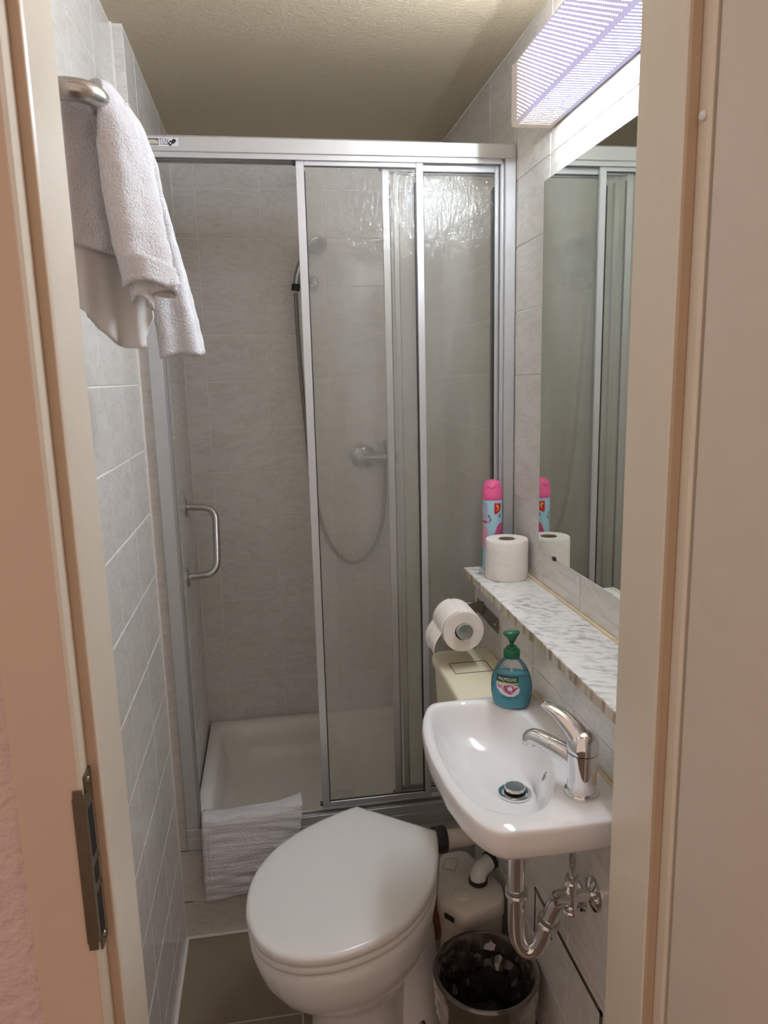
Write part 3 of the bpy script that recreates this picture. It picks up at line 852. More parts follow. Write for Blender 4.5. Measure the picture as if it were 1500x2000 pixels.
loops = [oloop(0.36, 0.708), oloop(0.52, 0.716), oloop(0.68, 0.733), oloop(0.82, 0.753), oloop(0.93, 0.770), oloop(0.982, 0.783), oloop(1.0, 0.800), oloop(1.0, 0.817), oloop(0.995, 0.822), oloop(0.985, 0.825),
         iloop(1.035, 0.8250, 0), iloop(1.015, 0.8242, 0), iloop(0.995, 0.8215, 0), iloop(0.97, 0.815, 0), iloop(0.93, 0.800, 0.02), iloop(0.87, 0.780, 0.06), iloop(0.77, 0.762, 0.16), iloop(0.60, 0.749, 0.38), mixl(iloop(0.42, 0.742, 0.7), dl(0.06, 0.742), 0.3), mixl(iloop(0.30, 0.739, 0.9), dl(0.042, 0.739), 0.7), dl(0.030, 0.7375), dl(0.022, 0.7365)]
loft(bm, loops)
finish('bowl', bm, 'ceramic', sk, True, sharp=1.2)
finish('overflow_shade', lathe(bmesh.new(), [(0.0085, 0), (0.008, 0.001), (0.002, 0.0012)], (0.4238, 1.0618, 0.7995), (-0.8, 0.35, 0.5), 20, True, True), 'steel_dark', sk, True)  # dark disc set proud of the bowl, standing for shade in the overflow
finish('drain_ring', lathe(bmesh.new(), [(0.029, -0.002), (0.0285, 0.002), (0.024, 0.0026), (0.019, 0.0010), (0.018, -0.001)], (dc.x, dc.y, 0.7402), (0, 0, 1), 36), 'chrome', sk, True)
finish('drain_throat_shade', lathe(bmesh.new(), [(0.0195, 0.0), (0.0005, 0.0)], (dc.x, dc.y, 0.7398), (0, 0, 1), 24), 'dark', sk)  # flat black disc paints the shade down the drain
finish('drain_plug', lathe(bmesh.new(), [(0.0165, 0), (0.0185, 0.002), (0.0185, 0.0055), (0.017, 0.007), (0.001, 0.0072)], (dc.x, dc.y, 0.7455), (0, 0, 1), 10, True, True), 'steel', sk)
finish('plug_stem', tube(bmesh.new(), [(dc.x, dc.y, 0.738), (dc.x, dc.y, 0.747)], 0.005, 10), 'steel', sk, True)
finish('caulk', tube(bmesh.new(), [(0.4995, 0.895, 0.8275), (0.4995, 1.322, 0.8275)], 0.0035, 8), 'caulk', sk, True)

# tap
tb = Vector((0.445, 0.965, RZ))
tp = thing('basin_tap', 'chrome single-lever tap on the wash basin', 'tap', tb)
finish('base_ring', lathe(bmesh.new(), [(0.0265, 0), (0.027, 0.003), (0.0255, 0.007), (0.022, 0.0085)], tb, (0, 0, 1), 32, True, True), 'chrome', tp, True)
finish('body', lathe(bmesh.new(), [(0.0225, 0.006), (0.0222, 0.020), (0.0226, 0.045), (0.0238, 0.066), (0.0238, 0.070)], tb, (0, 0, 1), 32, True, True), 'chrome', tp, True)
sd = Vector((-0.062, 0.078, 0)).normalized()
p0 = tb + Vector((0, 0, 0.048)); p1 = tb + sd * 0.082 + Vector((0, 0, 0.066))
spp = smooth_path([p0, p0.lerp(p1, 0.35) + Vector((0, 0, 0.003)), p0.lerp(p1, 0.75) + Vector((0, 0, 0.002)), p1, p1 + sd * 0.009 + Vector((0, 0, -0.006)), p1 + sd * 0.010 + Vector((0, 0, -0.014))], 5)
finish('spout', tube(bmesh.new(), spp, [0.0172 - 0.0042 * min(1, i / (len(spp) * 0.6)) for i in range(len(spp))], 20), 'chrome', tp, True)
# lever: a cap over the body that sweeps up into a flat blade
bm = bmesh.new()
tz = tb + Vector((0, 0, 0.0715))
lathe(bm, [(0.0238, 0), (0.0242, 0.004), (0.0232, 0.016), (0.019, 0.025), (0.011, 0.031), (0.001, 0.033)], tz, (0.02, -0.02, 1), 32, True, False)
side = Vector((0, 0, 1)).cross(sd)
lpts = smooth_path([tz - sd * 0.002 + Vector((0, 0, 0.010)), tz + sd * 0.012 + Vector((0, 0, 0.026)), tz + sd * 0.032 + Vector((0, 0, 0.042)), tz + sd * 0.052 + Vector((0, 0, 0.052)), tz + sd * 0.070 + Vector((0, 0, 0.056))], 6)
n = len(lpts)
loops = []
for i, p in enumerate(lpts):
    t = i / (n - 1)
    wd = 0.021 * (1 - t) + 0.010 * t; hh = 0.016 * (1 - t) ** 1.2 + 0.0042
    d = (lpts[min(i + 1, n - 1)] - lpts[max(i - 1, 0)]).normalized(); up = side.cross(d) * -1
    if i == n - 1: wd *= 0.55; hh *= 0.6
    loops.append([p + side * (wd * math.cos(2 * PI * k / 18)) + up * (hh * math.sin(2 * PI * k / 18)) for k in range(18)])
loft(bm, loops)
finish('lever', bm, 'chrome', tp, True, sharp=1.2)

# drain trap under the basin
tt = thing('drain_trap', 'chrome bottle-neck drain pipe with U-bend under the basin', 'drain pipe', (0.40, 1.12, 0.44))
dpt = smooth_path([(0.397, 1.117, 0.715), (0.397, 1.117, 0.60), (0.397, 1.117, 0.50), (0.399, 1.116, 0.455), (0.407, 1.113, 0.434), (0.420, 1.109, 0.428), (0.433, 1.105, 0.438), (0.443, 1.101, 0.462), (0.453, 1.097, 0.500), (0.465, 1.092, 0.532), (0.483, 1.087, 0.548), (0.5015, 1.082, 0.550)], 6)
finish('pipe', tube(bmesh.new(), dpt, 0.0160, 20), 'chrome', tt, True)
def nut(p, ax, r=0.0205, h=0.012):
    return lathe(bmesh.new(), [(r * 0.9, -h / 2 - 0.001), (r, -h / 2), (r * 0.97, -h * 0.15), (r * 0.9, 0), (r * 0.97, h * 0.15), (r, h / 2), (r * 0.9, h / 2 + 0.001)], p, ax, 28, True, True)
finish('nut', nut((0.397, 1.117, 0.545), (0, 0, 1)), 'steel', tt, True)
finish('nut', nut((0.4505, 1.098, 0.491), (0.25, -0.09, 0.9)), 'steel', tt, True)
finish('wall_rosette', lathe(bmesh.new(), [(0.028, 0), (0.026, 0.004), (0.018, 0.007)], (0.502, 1.082, 0.550), (-1, 0, 0), 28, True, True), 'chrome', tt, True)

# angle valve
va = thing('angle_valve', 'chrome angle valve with ribbed knob on the low wall under the basin', 'valve', (0.502, 1.028, 0.594))
finish('rosette', lathe(bmesh.new(), [(0.029, 0), (0.028, 0.004), (0.018, 0.008), (0.013, 0.010)], (0.502, 1.028, 0.594), (-1, 0, 0), 28, True, True), 'chrome', va, True)
finish('body', tube(tube(bmesh.new(), [(0.500, 1.028, 0.594), (0.455, 1.028, 0.594)], 0.0095, 16), [(0.462, 1.028, 0.575), (0.462, 1.028, 0.622)], 0.0105, 16), 'chrome', va, True)
bm = bmesh.new()
loft(bm, [[Vector((x, 1.028 + (0.0135 if k % 2 else 0.0115) * math.cos(2 * PI * k / 20), 0.594 + (0.0135 if k % 2 else 0.0115) * math.sin(2 * PI * k / 20))) for k in range(20)] for x in (0.455, 0.432)])
finish('knob', bm, 'chrome', va)
finish('nut', nut((0.462, 1.028, 0.625), (0, 0, 1), 0.0125, 0.012), 'chrome', va, True)
finish('lower_nut', nut((0.462, 1.028, 0.572), (0, 0, 1), 0.0145, 0.012), 'chrome', va, True)
finish('supply_hose', tube(bmesh.new(), smooth_path([(0.462, 1.028, 0.628), (0.463, 1.03, 0.655), (0.458, 1.02, 0.68), (0.455, 1.01, 0.712)], 6), 0.0058, 12), 'steel', va, True)

# ------------------------------------------------------------------ soap bottle
sb = Vector((0.4385, 1.276, RZ))
so = thing('soap_dispenser', 'clear pump bottle of blue hand soap with a green pump on the basin', 'soap dispenser', sb)
fa = math.radians(-72 - 45)            # the label faces the door and slightly left
fn_ = Vector((math.cos(fa), math.sin(fa), 0)); wn_ = Vector((-fn_.y, fn_.x, 0))
prof = [(0.0, 0.027), (0.0025, 0.0325), (0.012, 0.0365), (0.028, 0.0392), (0.042, 0.0398), (0.056, 0.0385), (0.070, 0.0345), (0.082, 0.0285), (0.091, 0.0215), (0.097, 0.0155), (0.100, 0.0135), (0.104, 0.0132)]
def bw(h):
    for (a, x), (b, y) in zip(prof, prof[1:]):
        if h <= b: return x + (y - x) * (h - a) / (b - a)
    return prof[-1][1]
def bd(h):
    w_ = bw(h); t = max(0, min(1, (h - 0.06) / 0.035))
    return w_ * (0.62 + 0.38 * t * t)
def bloop(h, shr=0.0, seg=48):
    W, D = bw(h) - shr, bd(h) - shr
    return [sb + wn_ * (W * math.cos(2 * PI * k / seg)) + fn_ * (D * math.sin(2 * PI * k / seg)) + Vector((0, 0, h + 0.0005)) for k in range(seg)]
hsq = [0.0, 0.0012, 0.0025, 0.007, 0.012, 0.02, 0.028, 0.035, 0.042, 0.049, 0.056, 0.063, 0.070, 0.076, 0.082, 0.087, 0.091, 0.094, 0.097, 0.100, 0.104]
bm = bmesh.new(); loft(bm, [bloop(h) for h in hsq])
finish('bottle', bm, 'clear', so, True, sharp=1.2)
bm = bmesh.new(); loft(bm, [bloop(h, 0.0012) for h in [0.0015, 0.0035, 0.007, 0.012, 0.02, 0.028, 0.035, 0.042, 0.049, 0.056, 0.063, 0.068]])
finish('liquid', bm, 'soap', so, True, sharp=1.0)
finish('collar', lathe(bmesh.new(), [(0.0155, 0), (0.016, 0.002), (0.016, 0.013), (0.0145, 0.016), (0.0105, 0.0165), (0.0100, 0.021), (0.007, 0.0225)], sb + Vector((0, 0, 0.1005)), (0, 0, 1), 32, True, True), 'green', so, True)
finish('pump_stem', tube(bmesh.new(), [sb + Vector((0, 0, 0.118)), sb + Vector((0, 0, 0.134))], 0.0042, 14), 'green', so, True)
finish('dip_tube', tube(bmesh.new(), [sb + Vector((0, 0, 0.01)), sb + Vector((0, 0, 0.11))], 0.0022, 8), 'lab_pale', so, True)
# pump head: fan-shaped press plate with a nozzle turned to the right
hb = sb + Vector((0, 0, 0.1305))
bm = bmesh.new()
vr = Vector((0.93, 0.2, 0)).normalized(); vf = Vector((-0.2, 0.93, 0)).normalized()
lp = []
for h, w_, d_, off in ((0, 0.005, 0.005, 0), (0.006, 0.0085, 0.008, 0), (0.013, 0.0140, 0.010, -0.0005), (0.0175, 0.0175, 0.0115, -0.001), (0.0205, 0.0168, 0.0115, -0.001), (0.0225, 0.012, 0.008, -0.001)):
    lp.append([hb + vr * (off + w_ * math.cos(2 * PI * k / 24)) + vf * (d_ * math.sin(2 * PI * k / 24)) + Vector((0, 0, h)) for k in range(24)])
loft(bm, lp)
finish('pump_head', bm, 'green', so, True, sharp=1.2)
# label
def bmap(u, h, lift=0.0004):
    W, D = bw(h), bd(h)
    a = math.acos(max(-1, min(1, u / W)))
    p = wn_ * (W * math.cos(a)) + fn_ * (D * math.sin(a))
    return sb + p + fn_ * lift + Vector((0, 0, h + 0.0005))
def decal(poly, mapf, name, mat, parent, cuts=4, lift=0.0004):
    bm = bmesh.new()
    f = bm.faces.new([bm.verts.new((x, y, 0)) for x, y in poly])
    bmesh.ops.triangulate(bm, faces=[f])
    for _ in range(cuts):
        es = [e for e in bm.edges if e.calc_length() > 0.0045]
        if es: bmesh.ops.subdivide_edges(bm, edges=es, cuts=1, use_grid_fill=True)
        bmesh.ops.triangulate(bm, faces=bm.faces)
    for v in bm.verts: v.co = mapf(v.co.x, v.co.y, lift)
    return finish(name, bm, mat, parent, True, sharp=3)
U0 = -0.005
el = lambda cx_, cy_, a, b, n=24, a0=0, a1=360: [(cx_ + a * math.cos(math.radians(a0 + (a1 - a0) * i / n)), cy_ + b * math.sin(math.radians(a0 + (a1 - a0) * i / n))) for i in range(n)]
lb = decal([(U0 - 0.021, 0.0605), (U0 - 0.021, 0.044), (U0 - 0.012, 0.033), (U0, 0.0285), (U0 + 0.013, 0.0295), (U0 + 0.022, 0.036), (U0 + 0.0245, 0.044), (U0 + 0.021, 0.0505)], bmap, 'label', 'lab_pale', so, 4, 0.0003)
decal([(U0 - 0.021, 0.0565), (U0 + 0.021, 0.0565), (U0 + 0.021, 0.0685), (U0 - 0.021, 0.0685)], bmap, 'name_band', 'lab_green', lb, 4, 0.0005)
decal([(U0 - 0.019, 0.0535), (U0 + 0.021, 0.0535), (U0 + 0.021, 0.0562), (U0 - 0.019, 0.0562)], bmap, 'stripe', 'lab_lime', lb, 4, 0.0005)
bm = text_mesh('PALMOLIVE', 0.0088)
for v in bm.verts: v.co = bmap(U0 + v.co.x * 0.78, 0.0595 + v.co.y, 0.0008)
finish('lettering', bm, 'lab_white', lb)
decal(el(U0 + 0.004, 0.0435, 0.012, 0.009), bmap, 'flower', 'lab_pink', lb, 3, 0.0005)
decal(el(U0 + 0.006, 0.0445, 0.0045, 0.004, 14), bmap, 'flower', 'lab_pale', lb, 2, 0.0007)
decal([(U0 - 0.006, 0.050), (U0 - 0.003, 0.041), (U0 + 0.004, 0.0335), (U0 + 0.014, 0.0345), (U0 + 0.004, 0.0365), (U0 - 0.001, 0.042), (U0 - 0.003, 0.050)], bmap, 'petal', 'lab_wine', lb, 2, 0.0008)
decal([(U0 + 0.010, 0.0415), (U0 + 0.020, 0.0495), (U0 + 0.021, 0.0475), (U0 + 0.013, 0.0395)], bmap, 'petal', 'lab_wine', lb, 2, 0.0008)
for du, dh in ((-0.018, 0.050), (-0.014, 0.0485), (-0.010, 0.0495), (-0.016, 0.0465), (-0.012, 0.0455), (-0.008, 0.044)):
    decal(el(U0 + du, dh, 0.0021, 0.0017, 10), bmap, 'blossom', 'lab_pink', lb, 1, 0.0006)
for (a, b_, h) in ((-0.012, 0.008, 0.0255), (-0.009, 0.010, 0.0225), (0.012, 0.022, 0.0265)):
    decal([(U0 + a, h), (U0 + b_, h - 0.0004), (U0 + b_, h + 0.0008), (U0 + a, h + 0.0012)], bmap, 'fine_print', 'lab_teal', so, 3, 0.0004)

# ------------------------------------------------------------------ spray can and paper rolls
cb = Vector((0.5390, 1.7245, ZL))
ca = thing('spray_can', 'pale blue air freshener can with pink cap at far end of ledge', 'spray can', cb)
CRr = 0.0245
finish('can', lathe(bmesh.new(), [(0.020, 0), (0.0235, 0.002), (CRr, 0.005), (CRr, 0.176), (0.0235, 0.180), (0.021, 0.183)], cb, (0, 0, 1), 40, True, True), 'can_blue', ca, True)
finish('cap', lathe(bmesh.new(), [(0.0243, 0.178), (0.0250, 0.180), (0.0250, 0.194), (0.0243, 0.1955), (0.0235, 0.207), (0.0205, 0.217), (0.0145, 0.224), (0.006, 0.2268), (0.0005, 0.227)], cb, (0, 0, 1), 40, True, False), 'cap_pink', ca, True)
vn = Vector((-cb.x, -cb.y, 0)).normalized(); vs_ = Vector((-vn.y, vn.x, 0))
gc = []
for i in range(25):
    a = math.radians(60 + 300 * i / 24)
    x, h = 0.0095 * math.cos(a) - 0.002, 0.2155 + 0.0068 * math.sin(a)
    hh = h - 0.2025
    rr = 0.0243 * math.sqrt(max(0.02, 1 - (max(0, hh) / 0.0247) ** 2))
    y = math.sqrt(max(0.00001, rr * rr - x * x))
    gc.append(cb + vs_ * x + vn * y + Vector((0, 0, h)))
finish('cap_groove', tube(bmesh.new(), gc, 0.0008, 6), 'groove', ca, True)
def cmap(u, h, lift=0.0003):
    a = u / CRr
    d = vn * math.cos(a) + vs_ * math.sin(a)
    return cb + d * (CRr + lift) + Vector((0, 0, h))
decal([(0.005, 0.172), (0.024, 0.170), (0.024, 0.158), (0.018, 0.149), (0.008, 0.143), (0.005, 0.146)], cmap, 'emblem', 'can_red', ca)
decal([(0.008, 0.165), (0.013, 0.169), (0.014, 0.166), (0.016, 0.164), (0.018, 0.160), (0.013, 0.153), (0.010, 0.150), (0.012, 0.155), (0.014, 0.159), (0.011, 0.163)], cmap, 'emblem_script', 'can_yellow', ca, 2, 0.0006)
for i in range(8):
    decal([(-0.034, 0.170 - i * 0.0068), (-0.0115, 0.170 - i * 0.0068), (-0.0115, 0.1672 - i * 0.0068), (-0.034, 0.1672 - i * 0.0068)], cmap, 'print_line', 'can_pink', ca, 3)
decal([(-0.036, 0.128), (-0.012, 0.125), (-0.012, 0.121), (-0.036, 0.123)], cmap, 'print_line', 'can_red', ca, 3)
decal([(-0.036, 0.113), (-0.014, 0.113), (-0.010, 0.090), (-0.014, 0.06), (-0.036, 0.06)], cmap, 'print_field', 'can_pink', ca)
decal([(0.004, 0.060), (0.006, 0.095), (0.012, 0.113), (0.020, 0.120), (0.034, 0.122), (0.034, 0.06)], cmap, 'print_field', 'can_mag', ca)
decal([(0.003, 0.060), (0.005, 0.096), (0.012, 0.115), (0.020, 0.122), (0.034, 0.124), (0.034, 0.122), (0.020, 0.120), (0.0128, 0.113), (0.0065, 0.095), (0.0045, 0.060)], cmap, 'print_rim', 'can_pink', ca, 3, 0.0005)
for u, h, s in ((-0.009, 0.140, 0.0022), (-0.006, 0.136, 0.0020), (-0.004, 0.130, 0.0024), (-0.007, 0.125, 0.0018), (0.019, 0.138, 0.0030), (0.022, 0.143, 0.002)):
    decal(el(u, h, s, s * 1.5, 10), cmap, 'print_blossom', 'can_violet', ca, 1, 0.0005)

def paper_roll(org, axis, R_, r_, L, parent, name='paper'):
    bm = bmesh.new()
    lathe(bm, [(r_, 0), (R_ * 0.97, 0.0), (R_, 0.003), (R_ * 1.006, L * 0.3), (R_ * 1.004, L * 0.7), (R_, L - 0.003), (R_ * 0.97, L), (r_, L), (r_, 0)], org, axis, 48)
    o1 = finish(name, bm, 'paper', parent, True, sharp=0.9)
    bm = bmesh.new()
    lathe(bm, [(r_ * 0.995, 0.0005), (r_ * 0.995, L - 0.0005)], org, axis, 32)
    finish('core', bm, 'card', parent, True)
    return o1
rb = Vector((0.549, 1.640, ZL + 0.0005))
ro = thing('toilet_paper_roll', 'full white toilet paper roll standing upright on the marble ledge', 'toilet paper', rb)
paper_roll(rb, (0, 0, 1), 0.0505, 0.020, 0.095, ro)
finish('core_floor', lathe(bmesh.new(), [(0.0195, 0.002), (0.0005, 0.002)], rb, (0, 0, 1), 20), 'card', ro)

# roll holder on the low wall and the hanging roll
rc = Vector((0.408, 1.510, 0.898))
hd = thing('roll_holder', 'steel toilet roll holder screwed under the marble ledge', 'roll holder', (0.50, 1.63, 0.88))
finish('wall_plate', B(((0.4985, 1.552, 0.868), (0.5018, 1.722, 0.903)), bev=0.001), 'steel_dark', hd)
for y in (1.57, 1.70):
    finish('screw', lathe(bmesh.new(), [(0.0035, 0), (0.003, 0.001), (0.0005, 0.0013)], (0.4985, y, 0.885), (-1, 0, 0), 12, True, True), 'steel', hd, True)
finish('arm', B(((0.400, 1.660, 0.886), (0.4985, 1.664, 0.912)), ((0.4945, 1.6605, 0.880), (0.4988, 1.6635, 0.912)), bev=0.001), 'steel_dark', hd)
finish('spindle', tube(bmesh.new(), [(rc.x, 1.662, rc.z), (rc.x, 1.508, rc.z)], 0.014, 20), 'steel', hd, True)
finish('end_cap', lathe(bmesh.new(), [(0.016, -0.006), (0.0185, -0.004), (0.0185, 0.006), (0.017, 0.0085), (0.001, 0.0092)], (rc.x, 1.507, rc.z), (0, -1, 0), 28, True, True), 'steel', hd, True)
hr = thing('toilet_paper_roll', 'toilet paper roll hanging on the holder with its loose end down', 'toilet paper', (rc.x, 1.58, rc.z - 0.045))
paper_roll((rc.x, 1.515, rc.z - 0.004), (0, 1, 0), 0.0475, 0.020, 0.10, hr)
def tail(s, t):
    y = 1.517 + 0.096 * t
    a = math.radians(100 + 80 * min(1, s * 2))
    if s < 0.5:
        return Vector((rc.x + 0.0490 * math.cos(a), y, rc.z - 0.004 + 0.0490 * math.sin(a)))
    q = (s - 0.5) * 2
    return Vector((rc.x - 0.0490 - 0.020 * q - 0.006 * math.sin(q * PI), y - 0.004 * q, rc.z - 0.004 - 0.048 * q + 0.004 * math.sin(t * 7) * q))
sheet(tail, 24, 12, 0.0008, 'loose_sheet', 'paper', hr)

# ------------------------------------------------------------------ cistern
ci = thing('cistern', 'yellowed plastic cistern on the low wall under the paper roll', 'cistern', (0.43, 1.49, 0.50))
def cl(x0, y0, x1, y1, r, z):
    pts = [(x1, y0), (x1, y1)]
    for cx_, cy_, a0 in ((x0 + r, y1 - r, 90), (x0 + r, y0 + r, 180)):
        for i in range(7):
            a = math.radians(a0 + 90 * i / 6); pts.append((cx_ + r * math.cos(a), cy_ + r * math.sin(a)))
    return [Vector((x, y, z)) for x, y in pts]
bm = bmesh.new()
loft(bm, [cl(0.392, 1.355, 0.5005, 1.628, 0.03, 0.50), cl(0.376, 1.345, 0.5005, 1.638, 0.03, 0.53), cl(0.364, 1.340, 0.5005, 1.642, 0.028, 0.776)])
finish('tank', bm, 'cistern', ci, True, sharp=0.7)
bm = bmesh.new()
loft(bm, [cl(0.360, 1.337, 0.5008, 1.645, 0.03, 0.776), cl(0.358, 1.335, 0.5008, 1.647, 0.03, 0.781), cl(0.358, 1.335, 0.5008, 1.647, 0.03, 0.795), cl(0.361, 1.338, 0.5008, 1.644, 0.028, 0.800), cl(0.366, 1.343, 0.5008, 1.639, 0.024, 0.8015)])
finish('lid', bm, 'cistern', ci, True, sharp=0.9)
bm = bmesh.new()
bx = [(0.386, 1.518), (0.470, 1.478), (0.482, 1.520), (0.398, 1.562)]
bx = [(0.385, 1.500), (0.472, 1.500), (0.472, 1.560), (0.385, 1.560)]
ed = [Vector((x, y, 0.8016)) for x, y in bx]
for a, b_ in zip(ed, ed[1:] + ed[:1]):
    tube(bm, [a, b_], 0.0011, 6)
finish('button_outline', bm, 'umber', ci)

# flush pipe between cistern and toilet
fp = thing('flush_pipe', 'grey-white flush pipe with a black rubber collar behind the toilet lid', 'pipe', (0.40, 1.54, 0.38))
fpp = fillet([(0.352, 1.532, 0.372), (0.447, 1.532, 0.372), (0.452, 1.50, 0.44), (0.452, 1.50, 0.505)], 0.04, 7)
finish('pipe', tube(bmesh.new(), fpp, 0.0215, 20), 'pipe', fp, True)
finish('collar', lathe(bmesh.new(), [(0.024, -0.03), (0.030, -0.026), (0.0315, -0.004), (0.030, 0.004), (0.0265, 0.006), (0.0225, 0.006)], (0.362, 1.532, 0.372), (1, 0, 0), 28, True, True), 'black', fp, True)

# ------------------------------------------------------------------ macerator box behind the toilet
ma = thing('macerator_box', 'white plastic macerator box on the floor between toilet and wall', 'pump box', (0.42, 1.5, 0))
mo = [(0.372, 1.622), (0.438, 1.628), (0.492, 1.480), (0.480, 1.428), (0.376, 1.398), (0.326, 1.462)]
def round_poly(pts, r):
    out = []
    for a, b_, c in zip(pts[-1:] + pts[:-1], pts, pts[1:] + pts[:1]):
        q = fillet([(a[0], a[1], 0), (b_[0], b_[1], 0), (c[0], c[1], 0)], r, 5)[1:-1]
        out += [(p.x, p.y) for p in q]
    return out
mo = round_poly(mo, 0.02)
mcx = sum(p[0] for p in mo) / len(mo); mcy = sum(p[1] for p in mo) / len(mo)
ml = lambda s, z: [Vector((mcx + (x - mcx) * s, mcy + (y - mcy) * s, z)) for x, y in mo]
bm = bmesh.new(); loft(bm, [ml(0.90, 0.0), ml(0.93, 0.03), ml(0.955, 0.235)])
finish('tank', bm, 'mac', ma, True, sharp=0.7)
bm = bmesh.new(); loft(bm, [ml(0.985, 0.228), ml(1.0, 0.232), ml(1.0, 0.258), ml(0.985, 0.267), ml(0.95, 0.270)])
finish('lid', bm, 'mac', ma, True, sharp=0.9)
finish('round_cap', lathe(bmesh.new(), [(0.0215, 0), (0.0215, 0.004), (0.0185, 0.006), (0.001, 0.0065)], (0.386, 1.466, 0.2695), (0, 0, 1), 28, False, False), 'mac', ma, True)
elp = fillet([(0.437, 1.500, 0.268), (0.437, 1.500, 0.300), (0.480, 1.528, 0.306)], 0.03, 8)
finish('elbow', tube(bmesh.new(), elp, 0.0195, 20), 'lid', ma, True)
finish('clamp', lathe(bmesh.new(), [(0.0205, 0), (0.0225, 0.001), (0.0225, 0.004), (0.0208, 0.005), (0.0225, 0.006), (0.0225, 0.010), (0.0205, 0.011)], (0.437, 1.500, 0.270), (0, 0, 1), 28, True, True), 'black', ma, True)
finish('hose_clamp', lathe(bmesh.new(), [(0.0200, -0.006), (0.0225, -0.005), (0.0225, 0.005), (0.0200, 0.006)], (0.474, 1.524, 0.3055), (0.88, 0.48, 0.1), 28, True, True), 'black', ma, True)
finish('dark_badge', B(((0, -0.014, 0), (0.0012, 0.014, 0.013)), bev=0.0003), 'dark', ma).matrix_basis = Matrix.Translation(Vector((0.3475, 1.428, 0.2385)) - Vector((0.42, 1.5, 0))) @ Matrix.Rotation(math.radians(38), 4, 'Z')
bm = bmesh.new()
for a, b_ in (((0.365, 1.565), (0.385, 1.600)), ((0.385, 1.600), (0.412, 1.590)), ((0.412, 1.590), (0.392, 1.548)), ((0.392, 1.548), (0.365, 1.565))):
    tube(bm, [(a[0], a[1], 0.2702), (b_[0], b_[1], 0.2702)], 0.0006, 6)
finish('embossed_mark', bm, 'card', ma)
finish('inlet_sleeve', lathe(bmesh.new(), [(0.040, 0), (0.046, 0.004), (0.046, 0.012), (0.043, 0.018), (0.046, 0.024), (0.046, 0.030), (0.040, 0.034)], (0.312, 1.500, 0.185), (0.8, 0.2, 0), 28, True, True), 'amber', ma, True)

# ------------------------------------------------------------------ toilet, turned about 40 degrees towards the door
H0 = Vector((0.250, 1.555, 0)); au = Vector((-0.619, -0.785, 0)); aw = Vector((0.785, -0.619, 0))
to = thing('toilet', 'white toilet with its lid closed, standing askew in front of the shower', 'toilet', H0 + au * 0.17)
half = [(0.0, 0.108), (0.04, 0.131), (0.09, 0.154), (0.15, 0.175), (0.21, 0.185), (0.26, 0.184), (0.31, 0.174), (0.36, 0.152), (0.41, 0.116), (0.44, 0.082), (0.462, 0.042), (0.470, 0.0)]
def smooth2(pts, n=5):
    q = smooth_path([(a, b, 0) for a, b in pts], n); return [(p.x, p.y) for p in q]
hr_ = smooth2(half)
lid2 = hr_ + [(u, -w_) for u, w_ in hr_[::-1][1:]]          # open at the back edge: straight hinge line closes it
def tl_(s, z, uc=0.225, u0=0.225, du=0.0):
    return [H0 + au * (uc + (u - u0) * s + du) + aw * (w_ * s) + Vector((0, 0, z)) for u, w_ in lid2]
bm = bmesh.new(); loft(bm, [tl_(0.975, 0.408), tl_(0.995, 0.411), tl_(1.0, 0.416), tl_(0.998, 0.423), tl_(0.985, 0.4285), tl_(0.95, 0.4305), tl_(0.80, 0.4315), tl_(0.4, 0.432)])
finish('lid', bm, 'lid', to, True, sharp=0.9)
bm = bmesh.new(); loft(bm, [tl_(0.96, 0.389), tl_(0.985, 0.391), tl_(0.995, 0.397), tl_(0.985, 0.405), tl_(0.965, 0.407)])
finish('seat', bm, 'lid', to, True, sharp=0.9)
bm = bmesh.new()
ov = lambda a, b_, uc, wc, z, n=60: [H0 + au * (uc + a * math.cos(2 * PI * k / n)) + aw * (wc + b_ * math.sin(2 * PI * k / n)) + Vector((0, 0, z)) for k in range(n)]
lv_ = [(0.386, 0.96, 0.222), (0.378, 0.985, 0.224), (0.355, 0.98, 0.224), (0.315, 0.945, 0.220), (0.275, 0.875, 0.214), (0.240, 0.785, 0.206), (0.210, 0.69, 0.198), (0.185, 0.605, 0.192), (0.170, 0.555, 0.188), (0.155, 0.535, 0.186), (0.12, 0.525, 0.184), (0.06, 0.535, 0.184), (0.015, 0.565, 0.182), (0.0, 0.57, 0.182)]
loft(bm, [tl_(s, z, uc) for z, s, uc in lv_])
finish('bowl', bm, 'ceramic', to, True, sharp=1.0)
bm = bmesh.new()
loft(bm, [ov(0.055, 0.075, 0.075, 0.02, 0.36), ov(0.075, 0.085, 0.075, 0.03, 0.30), ov(0.082, 0.092, 0.07, 0.034, 0.20), ov(0.088, 0.098, 0.075, 0.036, 0.12), ov(0.098, 0.106, 0.08, 0.036, 0.06), ov(0.108, 0.114, 0.085, 0.036, 0.02), ov(0.110, 0.116, 0.085, 0.036, 0.0)])
finish('trapway', bm, 'ceramic', to, True, sharp=1.0)
pb = H0 + au * 0.135 + aw * 0.128
finish('floor_bolt', lathe(bmesh.new(), [(0.009, 0), (0.009, 0.004), (0.006, 0.009), (0.001, 0.010)], (pb.x, pb.y, 0.036), (0.5, -0.6, 0.6), 16, True, True), 'steel', to, True)
for s in (-0.075, 0.075):
    p = H0 + au * 0.012 + aw * s
    finish('hinge', lathe(bmesh.new(), [(0.012, 0), (0.012, 0.016), (0.010, 0.02)], (p.x, p.y, 0.386), (0, 0, 1), 16, True, True), 'lid', to, True)

